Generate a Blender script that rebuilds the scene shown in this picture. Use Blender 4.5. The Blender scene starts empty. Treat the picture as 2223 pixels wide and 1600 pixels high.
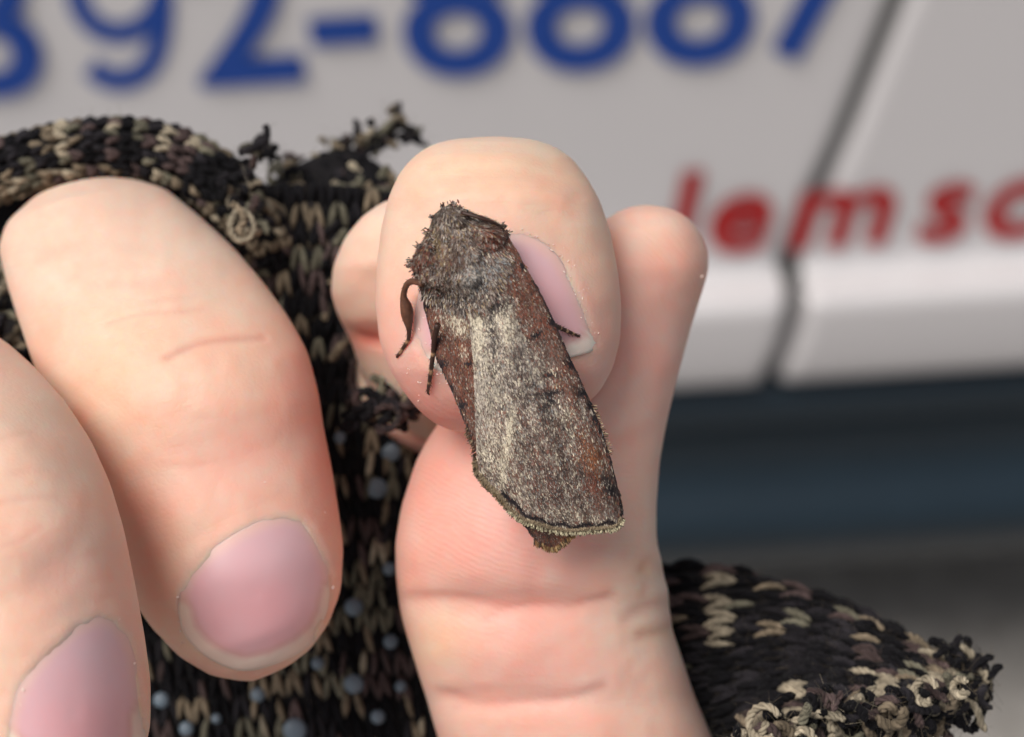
import bpy, math, random
import numpy as np
from mathutils import Matrix, Vector
from mathutils.bvhtree import BVHTree

random.seed(7)
rng = np.random.default_rng(7)
R = math.radians
SC = bpy.context.scene
COL = SC.collection

# ------------------------------------------------------------------ frame
# hand-side things are laid out in millimetres in a frame whose origin lies on the
# plane the lens is focused near (x right, y up, z towards the lens)
PW, PH, PPM, DC = 2223.0, 1600.0, 35.0, 120.0
FRAME = (Matrix.Translation((0, 0, 0.60)) @ Matrix.Rotation(R(50), 4, 'X') @ Matrix.Rotation(R(-3.6), 4, 'Z'))
CAMW = FRAME @ Vector((0, 0, DC * 0.001))

# ------------------------------------------------------------------ camera
cam = bpy.data.cameras.new('camera')
camo = bpy.data.objects.new('camera', cam)
COL.objects.link(camo)
camo.matrix_world = FRAME @ Matrix.Translation((0, 0, DC * 0.001))
cam.sensor_width = 36.0
cam.lens = 36.0 * DC / (PW / PPM)
cam.clip_start = 0.01
cam.clip_end = 200
cam.dof.use_dof = True
cam.dof.focus_distance = (DC - 2.0) * 0.001
cam.dof.aperture_fstop = cam.lens / 2.1
SC.camera = camo

# ------------------------------------------------------------------ light
SUN_EL, SUN_AZ = 62.0, -130.0        # azimuth from +Y, clockwise: behind the photographer, to the left
world = bpy.data.worlds.new('World')
SC.world = world
world.use_nodes = True
wn, wl = world.node_tree.nodes, world.node_tree.links
wn.clear()
sky = wn.new('ShaderNodeTexSky')
sky.sky_type = 'NISHITA'
sky.sun_disc = False
sky.sun_elevation = R(SUN_EL)
sky.sun_rotation = R(SUN_AZ)
sky.air_density = 1.0
sky.dust_density = 4.0
hs = wn.new('ShaderNodeHueSaturation')
hs.inputs['Saturation'].default_value = 0.34
bg = wn.new('ShaderNodeBackground')
bg.inputs['Strength'].default_value = 0.05
wo = wn.new('ShaderNodeOutputWorld')
wl.new(sky.outputs[0], hs.inputs['Color'])
wl.new(hs.outputs[0], bg.inputs['Color'])
wl.new(bg.outputs[0], wo.inputs['Surface'])

sl = bpy.data.lights.new('sun', 'SUN')
sl.energy = 1.5
sl.angle = R(32)
sl.color = (1.0, 0.95, 0.885)
so = bpy.data.objects.new('sun', sl)
COL.objects.link(so)
a, e = R(SUN_AZ), R(SUN_EL)
sdir = Vector((math.sin(a) * math.cos(e), math.cos(a) * math.cos(e), math.sin(e)))
so.rotation_euler = sdir.to_track_quat('Z', 'Y').to_euler()
so.location = sdir * 5

SC.view_settings.view_transform = 'Standard'
SC.view_settings.look = 'None'
SC.view_settings.gamma = 1.0
SC.view_settings.exposure = 0.95
SC.view_settings.use_curve_mapping = False
SC.render.engine = 'CYCLES'
SC.cycles.use_denoising = True
SC.cycles.max_bounces = 8

# ------------------------------------------------------------------ helpers
def P(u, v, z=0.0):
    """photo pixel + depth z (mm) -> mm in the hand frame"""
    k = (DC - np.asarray(z, float)) / DC / PPM
    return np.stack([(np.asarray(u, float) - PW / 2) * k, (PH / 2 - np.asarray(v, float)) * k,
                     np.asarray(z, float) + 0 * k], -1)

def UV(p):
    k = (DC - p[..., 2]) / DC / PPM
    return p[..., 0] / k + PW / 2, PH / 2 - p[..., 1] / k

def lin(c):
    c = np.asarray(c, float) / 255.0
    return np.where(c <= 0.04045, c / 12.92, ((c + 0.055) / 1.055) ** 2.4)

def tag(o, label=None, cat=None, group=None, kind=None):
    if label: o['label'] = label
    if cat: o['category'] = cat
    if group: o['group'] = group
    if kind: o['kind'] = kind
    return o

def new_mesh(name, verts, faces, smooth=True):
    me = bpy.data.meshes.new(name)
    verts = np.ascontiguousarray(verts, np.float32)
    if isinstance(faces, np.ndarray):
        nf, k = faces.shape
        me.vertices.add(len(verts)); me.vertices.foreach_set('co', verts.ravel())
        me.loops.add(nf * k); me.loops.foreach_set('vertex_index', np.ascontiguousarray(faces, np.int32).ravel())
        me.polygons.add(nf); me.polygons.foreach_set('loop_start', np.arange(0, nf * k, k, dtype=np.int32))
        me.update(calc_edges=True)
    else:
        me.from_pydata([tuple(map(float, p)) for p in verts], [], [tuple(map(int, f)) for f in faces])
    if smooth:
        me.polygons.foreach_set('use_smooth', np.ones(len(me.polygons), bool))
    me.update()
    return me

def root(name, base_mm):
    """Empty standing at the base of a thing of the hand frame"""
    o = bpy.data.objects.new(name, None)
    o.empty_display_size = 0.01
    COL.objects.link(o)
    o.matrix_world = FRAME @ Matrix.Translation(Vector(base_mm) * 0.001)
    o['_base'] = [float(x) for x in base_mm]
    return o

def part(name, verts_mm, faces, mat, parent, top=None, smooth=True, colors=None, floats=None):
    """mesh child given in mm of the hand frame"""
    top = top or parent
    b = np.array(list(top['_base']))
    me = new_mesh(name, (np.asarray(verts_mm) - b) * 0.001, faces, smooth)
    if colors is not None:
        at = me.attributes.new('tint', 'FLOAT_COLOR', 'POINT')
        c = np.ones((len(me.vertices), 4), np.float32); c[:, :3] = colors
        at.data.foreach_set('color', c.ravel())
    for k, val in (floats or {}).items():
        at = me.attributes.new(k, 'FLOAT', 'POINT')
        at.data.foreach_set('value', np.ascontiguousarray(val, np.float32))
    me.materials.append(mat)
    o = bpy.data.objects.new(name, me)
    COL.objects.link(o)
    o.parent = parent
    return o

class MB:
    def __init__(s): s.v, s.f, s.c, s.n = [], [], [], 0
    def add(s, v, f, c=None):
        v = np.asarray(v, float); s.v.append(v)
        s.f.extend([tuple(i + s.n for i in q) for q in f])
        if c is not None: s.c.append(np.broadcast_to(np.asarray(c, float), (len(v), 3)))
        s.n += len(v)
    def verts(s): return np.concatenate(s.v)
    def cols(s): return np.concatenate(s.c) if s.c else None
    def build(s, name, mat, parent, top=None, smooth=True):
        return part(name, s.verts(), s.f, mat, parent, top, smooth, s.cols())

def tube(path, rad, seg=6, col=None, caps=True):
    """tube along a path; returns verts, faces"""
    path = np.asarray(path, float); n = len(path)
    rad = np.broadcast_to(np.asarray(rad, float), (n,))
    tan = np.gradient(path, axis=0); tan /= np.linalg.norm(tan, axis=1)[:, None] + 1e-9
    ref = np.array([0.3, 0.2, 1.0])
    if abs(np.dot(tan.mean(0), ref) / (np.linalg.norm(tan.mean(0)) + 1e-9)) > 1.0: ref = np.array([1.0, 0, 0])
    a = np.cross(tan, ref); l = np.linalg.norm(a, axis=1)[:, None]
    a = np.where(l < 1e-3, np.array([1.0, 0, 0]), a / (l + 1e-9))
    b = np.cross(tan, a)
    th = np.arange(seg) * 2 * math.pi / seg
    v = path[:, None] + rad[:, None, None] * (np.cos(th)[None, :, None] * a[:, None] + np.sin(th)[None, :, None] * b[:, None])
    v = v.reshape(-1, 3)
    f = []
    for i in range(n - 1):
        for j in range(seg):
            k = (j + 1) % seg
            f.append((i * seg + j, i * seg + k, (i + 1) * seg + k, (i + 1) * seg + j))
    if caps:
        f.append(tuple(reversed(range(seg)))); f.append(tuple((n - 1) * seg + j for j in range(seg)))
    return v, f

def crom(pts, n):
    pts = np.asarray(pts, float)
    d = np.r_[0, np.cumsum(np.linalg.norm(np.diff(pts, axis=0), axis=1) + 1e-6)]
    q = np.concatenate([[2 * pts[0] - pts[1]], pts, [2 * pts[-1] - pts[-2]]])
    s = np.linspace(0, d[-1], n)
    i = np.clip(np.searchsorted(d, s, 'right') - 1, 0, len(pts) - 2)
    t = ((s - d[i]) / (d[i + 1] - d[i]))[:, None]
    p0, p1, p2, p3 = q[i], q[i + 1], q[i + 2], q[i + 3]
    return 0.5 * (2 * p1 + (p2 - p0) * t + (2 * p0 - 5 * p1 + 4 * p2 - p3) * t * t + (3 * p1 - p0 - 3 * p2 + p3) * t ** 3)

def smooth1(x, k):
    if k < 2: return x
    w = np.hanning(k + 2)[1:-1]; w /= w.sum()
    return np.convolve(np.pad(x, (k // 2, k - 1 - k // 2), mode='edge'), w, 'valid')

_H = rng.random((64, 64, 8))
def vnoise(x, y, s, ch=0):
    x = np.asarray(x, float) / s + 31.7 * ch; y = np.asarray(y, float) / s + 17.3 * ch
    xi, yi = np.floor(x).astype(int), np.floor(y).astype(int)
    fx, fy = x - xi, y - yi
    fx = fx * fx * (3 - 2 * fx); fy = fy * fy * (3 - 2 * fy)
    h = lambda a, b: _H[a % 64, b % 64, ch % 8]
    return (h(xi, yi) * (1 - fx) + h(xi + 1, yi) * fx) * (1 - fy) + (h(xi, yi + 1) * (1 - fx) + h(xi + 1, yi + 1) * fx) * fy

def seg_dist(u, v, poly):
    poly = np.asarray(poly, float); best = np.full(np.shape(u), 1e9)
    for (x0, y0), (x1, y1) in zip(poly[:-1], poly[1:]):
        dx, dy = x1 - x0, y1 - y0
        t = np.clip(((u - x0) * dx + (v - y0) * dy) / (dx * dx + dy * dy + 1e-9), 0, 1)
        best = np.minimum(best, np.hypot(u - x0 - t * dx, v - y0 - t * dy))
    return best

def inside(u, v, poly):
    poly = np.asarray(poly, float); r = np.zeros(np.shape(u), bool)
    for (x0, y0), (x1, y1) in zip(poly, np.roll(poly, -1, 0)):
        if y0 == y1: continue
        c = ((y0 > v) != (y1 > v)) & (u < (x1 - x0) * (v - y0) / (y1 - y0) + x0)
        r ^= c
    return r

class Body:
    """solid given by its outline in the photograph (left and right edge along an axis) and its depth"""
    def __init__(s, A, B, Lp, Rp, zs, hs, exp=2.0, n=90, seg=56, sm=5):
        s.A = np.array(A, float); d = np.array(B, float) - s.A; s.len = np.linalg.norm(d)
        s.d = d / s.len; s.p = np.array([s.d[1], -s.d[0]])
        tw = lambda q: ((np.asarray(q, float) - s.A) @ s.d, (np.asarray(q, float) - s.A) @ s.p)
        lt, lw = tw(Lp); rt, rw = tw(Rp)
        t0, t1 = max(lt.min(), rt.min()), min(lt.max(), rt.max())
        c = (1 - np.cos(np.linspace(0, math.pi, n))) / 2 * 0.75 + np.linspace(0, 1, n) * 0.25
        s.t = t0 + (t1 - t0) * c
        s.L = smooth1(np.interp(s.t, lt, lw), sm); s.R = smooth1(np.interp(s.t, rt, rw), sm)
        za = np.asarray(zs, float); ha = np.asarray(hs, float)
        s.z = smooth1(np.interp(s.t, za[:, 0], za[:, 1]), 9); s.h = np.interp(s.t, ha[:, 0], ha[:, 1])
        s.exp, s.seg = exp, seg
    def px(s, t, w): return s.A[0] + t * s.d[0] + w * s.p[0], s.A[1] + t * s.d[1] + w * s.p[1]
    def mesh(s):
        th = np.arange(s.seg) * 2 * math.pi / s.seg
        cx = np.sign(np.cos(th)) * np.abs(np.cos(th)) ** (2 / s.exp); cz = np.sign(np.sin(th)) * np.abs(np.sin(th)) ** (2 / s.exp)
        wc, hw = (s.L + s.R) / 2, np.maximum((s.R - s.L) / 2, 2.0)
        w = wc[:, None] + hw[:, None] * cx[None]
        u, v = s.px(s.t[:, None], w)
        c = P(u, v, s.z[:, None] + 0 * w)
        c[..., 2] = s.z[:, None] + s.h[:, None] * cz[None]
        n, m = w.shape
        f = [(i * m + j, i * m + (j + 1) % m, (i + 1) * m + (j + 1) % m, (i + 1) * m + j) for i in range(n - 1) for j in range(m)]
        f.append(tuple(reversed(range(m)))); f.append(tuple((n - 1) * m + j for j in range(m)))
        return c.reshape(-1, 3), f
    def rel(s, p):
        u, v = UV(p)
        t = (u - s.A[0]) * s.d[0] + (v - s.A[1]) * s.d[1]; w = (u - s.A[0]) * s.p[0] + (v - s.A[1]) * s.p[1]
        L, Rr, z, h = (np.interp(t, s.t, q) for q in (s.L, s.R, s.z, s.h))
        hw = np.maximum((Rr - L) / 2, 4)
        e = ((w - (L + Rr) / 2) / hw) ** 2 + ((p[..., 2] - z) / h) ** 2
        over = np.maximum(0, np.maximum(s.t[0] - t, t - s.t[-1])) / 60
        return e + over, t, (w - (L + Rr) / 2) / hw

# ------------------------------------------------------------------ materials
def mat(name):
    m = bpy.data.materials.new(name); m.use_nodes = True
    nt = m.node_tree; b = nt.nodes['Principled BSDF']
    return m, nt.nodes, nt.links, b

def simple(name, col, rough=0.5, noise=0.0, nscale=50.0, bump=0.0, bscale=200.0, coat=0.0, spec=0.5):
    m, n, l, b = mat(name)
    b.inputs['Roughness'].default_value = rough
    b.inputs['Specular IOR Level'].default_value = spec
    b.inputs['Coat Weight'].default_value = coat
    tc = n.new('ShaderNodeTexCoord')
    nz = n.new('ShaderNodeTexNoise'); nz.inputs['Scale'].default_value = nscale; nz.inputs['Detail'].default_value = 5
    l.new(tc.outputs['Object'], nz.inputs['Vector'])
    rp = n.new('ShaderNodeMapRange'); rp.inputs['To Min'].default_value = 1 - noise; rp.inputs['To Max'].default_value = 1 + noise
    l.new(nz.outputs['Fac'], rp.inputs['Value'])
    mx = n.new('ShaderNodeVectorMath'); mx.operation = 'SCALE'; mx.inputs[0].default_value = col[:3]
    l.new(rp.outputs[0], mx.inputs['Scale']); l.new(mx.outputs[0], b.inputs['Base Color'])
    if bump:
        n2 = n.new('ShaderNodeTexNoise'); n2.inputs['Scale'].default_value = bscale; n2.inputs['Detail'].default_value = 6
        l.new(tc.outputs['Object'], n2.inputs['Vector'])
        bp = n.new('ShaderNodeBump'); bp.inputs['Distance'].default_value = bump; bp.inputs['Strength'].default_value = 1
        l.new(n2.outputs['Fac'], bp.inputs['Height']); l.new(bp.outputs[0], b.inputs['Normal'])
    return m

def tinted(name, rough=0.6, spec=0.4, noise=0.1, nscale=2000.0, sheen=0.0, bump=0.0, bscale=3000.0):
    m, n, l, b = mat(name)
    b.inputs['Roughness'].default_value = rough; b.inputs['Specular IOR Level'].default_value = spec
    b.inputs['Sheen Weight'].default_value = sheen
    at = n.new('ShaderNodeAttribute'); at.attribute_name = 'tint'
    tc = n.new('ShaderNodeTexCoord')
    nz = n.new('ShaderNodeTexNoise'); nz.inputs['Scale'].default_value = nscale; nz.inputs['Detail'].default_value = 4
    l.new(tc.outputs['Object'], nz.inputs['Vector'])
    rp = n.new('ShaderNodeMapRange'); rp.inputs['From Min'].default_value = 0.25; rp.inputs['From Max'].default_value = 0.75
    rp.inputs['To Min'].default_value = 1 - noise; rp.inputs['To Max'].default_value = 1 + noise
    l.new(nz.outputs['Fac'], rp.inputs['Value'])
    mx = n.new('ShaderNodeVectorMath'); mx.operation = 'SCALE'
    l.new(at.outputs['Color'], mx.inputs[0]); l.new(rp.outputs[0], mx.inputs['Scale']); l.new(mx.outputs[0], b.inputs['Base Color'])
    if bump:
        n2 = n.new('ShaderNodeTexNoise'); n2.inputs['Scale'].default_value = bscale; n2.inputs['Detail'].default_value = 4
        l.new(tc.outputs['Object'], n2.inputs['Vector'])
        bp = n.new('ShaderNodeBump'); bp.inputs['Distance'].default_value = bump
        l.new(n2.outputs['Fac'], bp.inputs['Height']); l.new(bp.outputs[0], b.inputs['Normal'])
    return m, n, l, b

def skin_material():
    m, n, l, b = mat('skin')
    at = n.new('ShaderNodeAttribute'); at.attribute_name = 'tint'
    tc = n.new('ShaderNodeTexCoord')
    nz = n.new('ShaderNodeTexNoise'); nz.inputs['Scale'].default_value = 420; nz.inputs['Detail'].default_value = 5; nz.inputs['Roughness'].default_value = 0.65
    l.new(tc.outputs['Object'], nz.inputs['Vector'])
    cr = n.new('ShaderNodeValToRGB')
    cr.color_ramp.elements[0].position = 0.3; cr.color_ramp.elements[0].color = (1.03, 0.94, 0.92, 1)
    cr.color_ramp.elements[1].position = 0.7; cr.color_ramp.elements[1].color = (0.98, 1.03, 1.03, 1)
    l.new(nz.outputs['Fac'], cr.inputs['Fac'])
    mx = n.new('ShaderNodeVectorMath'); mx.operation = 'MULTIPLY'
    l.new(at.outputs['Color'], mx.inputs[0]); l.new(cr.outputs[0], mx.inputs[1]); l.new(mx.outputs[0], b.inputs['Base Color'])
    b.inputs['Subsurface Weight'].default_value = 0.8
    b.inputs['Subsurface Radius'].default_value = (1.0, 0.32, 0.17)
    b.inputs['Subsurface Scale'].default_value = 0.0017
    b.inputs['Roughness'].default_value = 0.52
    b.inputs['Specular IOR Level'].default_value = 0.38
    # ridges: a phase field carried by the mesh, wobbling with noise, plus pores
    ph = n.new('ShaderNodeAttribute'); ph.attribute_name = 'phase'
    am = n.new('ShaderNodeAttribute'); am.attribute_name = 'ridge'
    wb = n.new('ShaderNodeTexNoise'); wb.inputs['Scale'].default_value = 260; wb.inputs['Detail'].default_value = 3
    l.new(tc.outputs['Object'], wb.inputs['Vector'])
    ma = n.new('ShaderNodeMath'); ma.operation = 'MULTIPLY_ADD'; ma.inputs[1].default_value = 1.6
    l.new(wb.outputs['Fac'], ma.inputs[0]); l.new(ph.outputs['Fac'], ma.inputs[2])
    mk = n.new('ShaderNodeMath'); mk.operation = 'MULTIPLY'; mk.inputs[1].default_value = 2 * math.pi / 0.37
    l.new(ma.outputs[0], mk.inputs[0])
    sn = n.new('ShaderNodeMath'); sn.operation = 'SINE'; l.new(mk.outputs[0], sn.inputs[0])
    br = n.new('ShaderNodeTexNoise'); br.inputs['Scale'].default_value = 900; br.inputs['Detail'].default_value = 2
    l.new(tc.outputs['Object'], br.inputs['Vector'])
    mb = n.new('ShaderNodeMath'); mb.operation = 'MULTIPLY'; l.new(sn.outputs[0], mb.inputs[0]); l.new(br.outputs['Fac'], mb.inputs[1])
    mr = n.new('ShaderNodeMath'); mr.operation = 'MULTIPLY'; l.new(mb.outputs[0], mr.inputs[0]); l.new(am.outputs['Fac'], mr.inputs[1])
    # fine wrinkles across the backs of the fingers: noise stretched along a carried coordinate
    wp = n.new('ShaderNodeAttribute'); wp.attribute_name = 'along'
    wa = n.new('ShaderNodeAttribute'); wa.attribute_name = 'across'
    cb = n.new('ShaderNodeCombineXYZ'); l.new(wp.outputs['Fac'], cb.inputs['X']); l.new(wa.outputs['Fac'], cb.inputs['Y'])
    wr = n.new('ShaderNodeTexNoise'); wr.inputs['Scale'].default_value = 1.0; wr.inputs['Detail'].default_value = 5; wr.inputs['Distortion'].default_value = 0.3
    mp = n.new('ShaderNodeMapping'); mp.inputs['Scale'].default_value = (1.9, 0.22, 1)
    l.new(cb.outputs[0], mp.inputs['Vector']); l.new(mp.outputs[0], wr.inputs['Vector'])
    wm = n.new('ShaderNodeAttribute'); wm.attribute_name = 'wrinkle'
    w2 = n.new('ShaderNodeMath'); w2.operation = 'MULTIPLY'; w3 = n.new('ShaderNodeMath'); w3.operation = 'SUBTRACT'; w3.inputs[1].default_value = 0.5; l.new(wr.outputs['Fac'], w3.inputs[0]); l.new(w3.outputs[0], w2.inputs[0]); l.new(wm.outputs['Fac'], w2.inputs[1])
    po = n.new('ShaderNodeTexVoronoi'); po.inputs['Scale'].default_value = 3200
    l.new(tc.outputs['Object'], po.inputs['Vector'])
    p2 = n.new('ShaderNodeMath'); p2.operation = 'MULTIPLY'; p2.inputs[1].default_value = 0.10; l.new(po.outputs['Distance'], p2.inputs[0])
    s1 = n.new('ShaderNodeMath'); s1.operation = 'ADD'; l.new(mr.outputs[0], s1.inputs[0]); l.new(w2.outputs[0], s1.inputs[1])
    s2 = n.new('ShaderNodeMath'); s2.operation = 'ADD'; l.new(s1.outputs[0], s2.inputs[0]); l.new(p2.outputs[0], s2.inputs[1])
    ve = n.new('ShaderNodeTexVoronoi'); ve.feature = 'DISTANCE_TO_EDGE'; ve.inputs['Scale'].default_value = 2300
    wv = n.new('ShaderNodeVectorMath'); wv.operation = 'MULTIPLY_ADD'; wv.inputs[1].default_value = (0.0006, 0.0006, 0.0006)
    l.new(wb.outputs['Color'], wv.inputs[0]); l.new(tc.outputs['Object'], wv.inputs[2]); l.new(wv.outputs[0], ve.inputs['Vector'])
    vm = n.new('ShaderNodeMapRange'); vm.inputs['From Max'].default_value = 0.25; vm.inputs['To Max'].default_value = 0.11; l.new(ve.outputs['Distance'], vm.inputs['Value'])
    s3 = n.new('ShaderNodeMath'); s3.operation = 'ADD'; l.new(s2.outputs[0], s3.inputs[0]); l.new(vm.outputs[0], s3.inputs[1]); s2 = s3
    bp = n.new('ShaderNodeBump'); bp.inputs['Distance'].default_value = 0.00006; bp.inputs['Strength'].default_value = 1.0
    l.new(s2.outputs[0], bp.inputs['Height']); l.new(bp.outputs[0], b.inputs['Normal'])
    return m

M_SKIN = skin_material()
M_NAIL, _n, _l, _b = tinted('fingernail', 0.40, 0.4, 0.03, 300)
_b.inputs['Subsurface Weight'].default_value = 0.6
_b.inputs['Subsurface Radius'].default_value = (1.0, 0.4, 0.35)
_b.inputs['Subsurface Scale'].default_value = 0.0008
M_YARN, _n, _l, _b = tinted('yarn', 0.95, 0.06, 0.35, 1500, sheen=0.04, bump=0.00015, bscale=2500)
M_CLOTH = simple('glove_lining', (0.012, 0.011, 0.012), 0.95, 0.3, 800, 0.0003, 900, spec=0.1)
M_DOT = simple('rubber_dot', (0.13, 0.17, 0.21), 0.45, 0.2, 900, spec=0.5)
M_SCALE, _n, _l, _b = tinted('moth_scale', 0.7, 0.18, 0.12, 9000)
M_MEMB = simple('moth_membrane', (0.06, 0.043, 0.034), 0.7, 0.3, 3000, spec=0.2)
M_LEG, _n, _l, _b = tinted('moth_leg', 0.5, 0.4, 0.2, 5000)
M_WHITE = simple('van_paint', (0.56, 0.54, 0.55), 0.32, 0.02, 6, 0, 1, coat=1.0)
M_BLUE = simple('blue_vinyl', tuple(lin((4, 58, 138))), 0.4, 0.03, 20)
M_RED = simple('red_vinyl', tuple(lin((160, 12, 16))), 0.4, 0.03, 20)
M_BLACK = simple('black_trim', (0.010, 0.020, 0.030), 0.28, 0.2, 20, spec=0.35)
M_DARK = simple('body_gap', (0.16, 0.165, 0.155), 0.8, 0.1, 20)
M_ASPH = simple('asphalt', (0.28, 0.262, 0.245), 0.9, 0.4, 60, 0.002, 250)

# ------------------------------------------------------------------ ground
gm = new_mesh('ground', np.array([(-60, -60, 0), (60, -60, 0), (60, 60, 0), (-60, 60, 0)], float), [(0, 1, 2, 3)])
gm.materials.append(M_ASPH)
ground = bpy.data.objects.new('ground', gm); COL.objects.link(ground)
tag(ground, 'grey brown asphalt ground under the van', 'ground', kind='structure')

# ------------------------------------------------------------------ van
VY = CAMW.y + 0.536                       # plane of the van's side
MI = FRAME.to_3x3()
def on_van(u, v, y=None):
    y = VY if y is None else y
    d = MI @ Vector(((u - PW / 2) / PPM, (PH / 2 - v) / PPM, -DC))
    t = (y - CAMW.y) / d.y
    return CAMW + d * t
_o = on_van(1111, 800)
van = bpy.data.objects.new('van', None); COL.objects.link(van)
van.location = (_o.x, VY, 0)
tag(van, 'pale grey van side with blue phone number and red lettering', 'van')
VL = Vector(van.location)

def vpart(name, verts, faces, m, smooth=False, parent=None):
    me = new_mesh(name, np.asarray([tuple(Vector(p) - VL) for p in verts]), faces, smooth)
    me.materials.append(m)
    o = bpy.data.objects.new(name, me); COL.objects.link(o); o.parent = parent or van
    return o

# heights of the features, read where the seam crosses them
zc = lambda v, u=1850, o=0.0: on_van(u, v, VY - o).z
Z_TOP, Z_LEDGE_T, Z_LEDGE_B, Z_BOT = zc(-700), zc(562), zc(664, o=0.0185), zc(818, o=0.016)
Z_SILL_B = zc(1290, o=0.01)
# profile: (height, outward offset)
prof = [(Z_TOP, 0.0)]
for k in range(1, 9): prof.append((Z_TOP + (Z_LEDGE_T + 0.004 - Z_TOP) * k / 8, 0.0))
prof += [(Z_LEDGE_T + 0.002, 0.0), (Z_LEDGE_T, 0.0004), (Z_LEDGE_T - 0.002, 0.0022), (Z_LEDGE_T - 0.004, 0.0042), ((Z_LEDGE_T + Z_LEDGE_B) / 2, 0.0110), (Z_LEDGE_B + 0.004, 0.0160), (Z_LEDGE_B + 0.002, 0.0178),
         (Z_LEDGE_B + 0.0005, 0.0185), (Z_LEDGE_B - 0.0015, 0.0190), (Z_LEDGE_B - 0.003, 0.0190), (Z_LEDGE_B - 0.005, 0.0190)]
for k in range(1, 5): prof.append((Z_LEDGE_B - 0.005 + (Z_BOT - Z_LEDGE_B + 0.005) * k / 4, 0.0190 - 0.0015 * k * k / 8))
prof += [(Z_BOT - 0.0025, 0.013), (Z_BOT - 0.004, 0.004), (Z_BOT - 0.004, -0.02)]
def seam_x(z):
    pts = [(-700, 2262), (0, 1955), (280, 1842), (560, 1716), (640, 1708), (668, 1700), (760, 1664), (830, 1642), (900, 1630)]
    zz = [on_van(u, v).z for v, u in pts]; xx = [on_van(u, v).x for v, u in pts]
    return float(np.interp(z, zz[::-1], xx[::-1]))
def panel(name, side):
    V, F = [], []
    cols = []
    for j in range(7):
        cols.append(j)
    W = 0.75 if side > 0 else -0.95
    off = 0.0034 * side
    # columns: returned edge (inwards), rounded edge, flat out to the far end
    prm = [(0.0, -0.018), (0.0, -0.0035), (0.0009 * side, -0.0011), (0.0035 * side, 0.0), (0.006 * side, 0.0), (0.1 * side, 0), (W, 0)]
    for (dx, dn) in prm:
        for (z, o) in prof:
            V.append((seam_x(z) * (1 if abs(dx) < 0.5 else 0) + off * (abs(dx) < 0.5) + (dx if abs(dx) < 0.5 else _o.x + dx), VY - o - dn, z))
    n = len(prof)
    for j in range(len(prm) - 1):
        for i in range(n - 1):
            q = (j * n + i, j * n + i + 1, (j + 1) * n + i + 1, (j + 1) * n + i)
            F.append(q if side > 0 else q[::-1])
    o = vpart(name, V, F, M_WHITE, True)
    return o
pl = panel('door_panel', -1)
pr = panel('body_panel', 1)
def vbox(name, x0, x1, y0, y1, z0, z1, m, bev=0.0):
    V = [(x, y, z) for x in (x0, x1) for y in (y0, y1) for z in (z0, z1)]
    F = [(0, 1, 3, 2), (4, 6, 7, 5), (0, 4, 5, 1), (2, 3, 7, 6), (0, 2, 6, 4), (1, 5, 7, 3)]
    o = vpart(name, V, F, m)
    if bev:
        md = o.modifiers.new('bevel', 'BEVEL'); md.width = bev; md.segments = 3
    return o
vbox('inner_body', _o.x - 0.95, _o.x + 0.75, VY + 0.009, VY + 0.6, Z_SILL_B + 0.01, Z_TOP, M_DARK)
# black rocker trim: a profile with a rounded rib
H = Z_BOT - 0.010 - Z_SILL_B
rp = [(0.0, -0.004), (0.0, 0.006), (0.06, 0.011), (0.14, 0.011), (0.22, 0.006), (0.34, 0.003), (0.45, 0.004), (0.52, 0.011), (0.58, 0.017), (0.66, 0.018), (0.76, 0.014), (0.9, 0.006), (1.0, -0.006), (1.0, -0.03)]
V, F = [], []
for x in (_o.x - 0.95, _o.x + 0.75):
    for (h, o) in rp: V.append((x, VY - o, Z_BOT - 0.007 - H * h))
n = len(rp)
F = [(i, i + 1, n + i + 1, n + i) for i in range(n - 1)]
vpart('rocker_trim', V, F, M_BLACK, True)

# lettering
def glyph(ch, cx, base_v, em_px, m, name, label, bold=0.0, sx=1.0, shear=0.0, rot=0.0, y=None, lift=0.0006, heavy=0.0):
    cu = bpy.data.curves.new(name, 'FONT'); cu.body = ch; cu.size = 1.0; cu.align_x = 'CENTER'; cu.offset = bold; cu.shear = shear
    cu.extrude = 0.0
    t = bpy.data.objects.new(name, cu); COL.objects.link(t)
    dg = bpy.context.evaluated_depsgraph_get()
    me = bpy.data.meshes.new_from_object(t.evaluated_get(dg))
    bpy.data.objects.remove(t)
    co = np.zeros(len(me.vertices) * 3, np.float32); me.vertices.foreach_get('co', co); co = co.reshape(-1, 3)
    p0 = on_van(cx, base_v); s = (on_van(cx + em_px, base_v) - p0).x
    cxm = (co[:, 0].min() + co[:, 0].max()) / 2
    w = np.stack([p0.x - VL.x + (co[:, 0] - cxm) * s * sx, np.full(len(co), -lift), p0.z + co[:, 1] * s * 1.28], -1)
    me.vertices.foreach_set('co', np.ascontiguousarray(w, np.float32).ravel()); me.update()
    if heavy:                                                  # heavier strokes: the sheet laid three times, each a little higher
        tri = [tuple(p.vertices) for p in me.polygons]; nn = len(w)
        vs = np.concatenate([w + np.array([dx * s, -0.0003 * (q + 1), dz * s]) for q, (dx, dz) in enumerate(((-heavy, 0), (heavy, 0), (0, heavy), (0, -heavy)))])
        me = new_mesh(name, vs, [tuple(i + q * nn for i in t_) for q in range(4) for t_ in tri], False)
    me.materials.clear(); me.materials.append(m)
    o = bpy.data.objects.new(name, me); COL.objects.link(o); o.parent = van
    o['label'] = label
    return o
for ch, cx, bv in (('3', 15, 194), ('2', 548, 170), ('8', 1000, 149), ('8', 1262, 138), ('8', 1518, 126), ('7', 1775, 108)):
    glyph(ch, cx, bv, 392, M_BLUE, 'digit', 'blue digit %s of the phone number' % ch, bold=0.014, sx=1.26, heavy=0.010)
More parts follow.
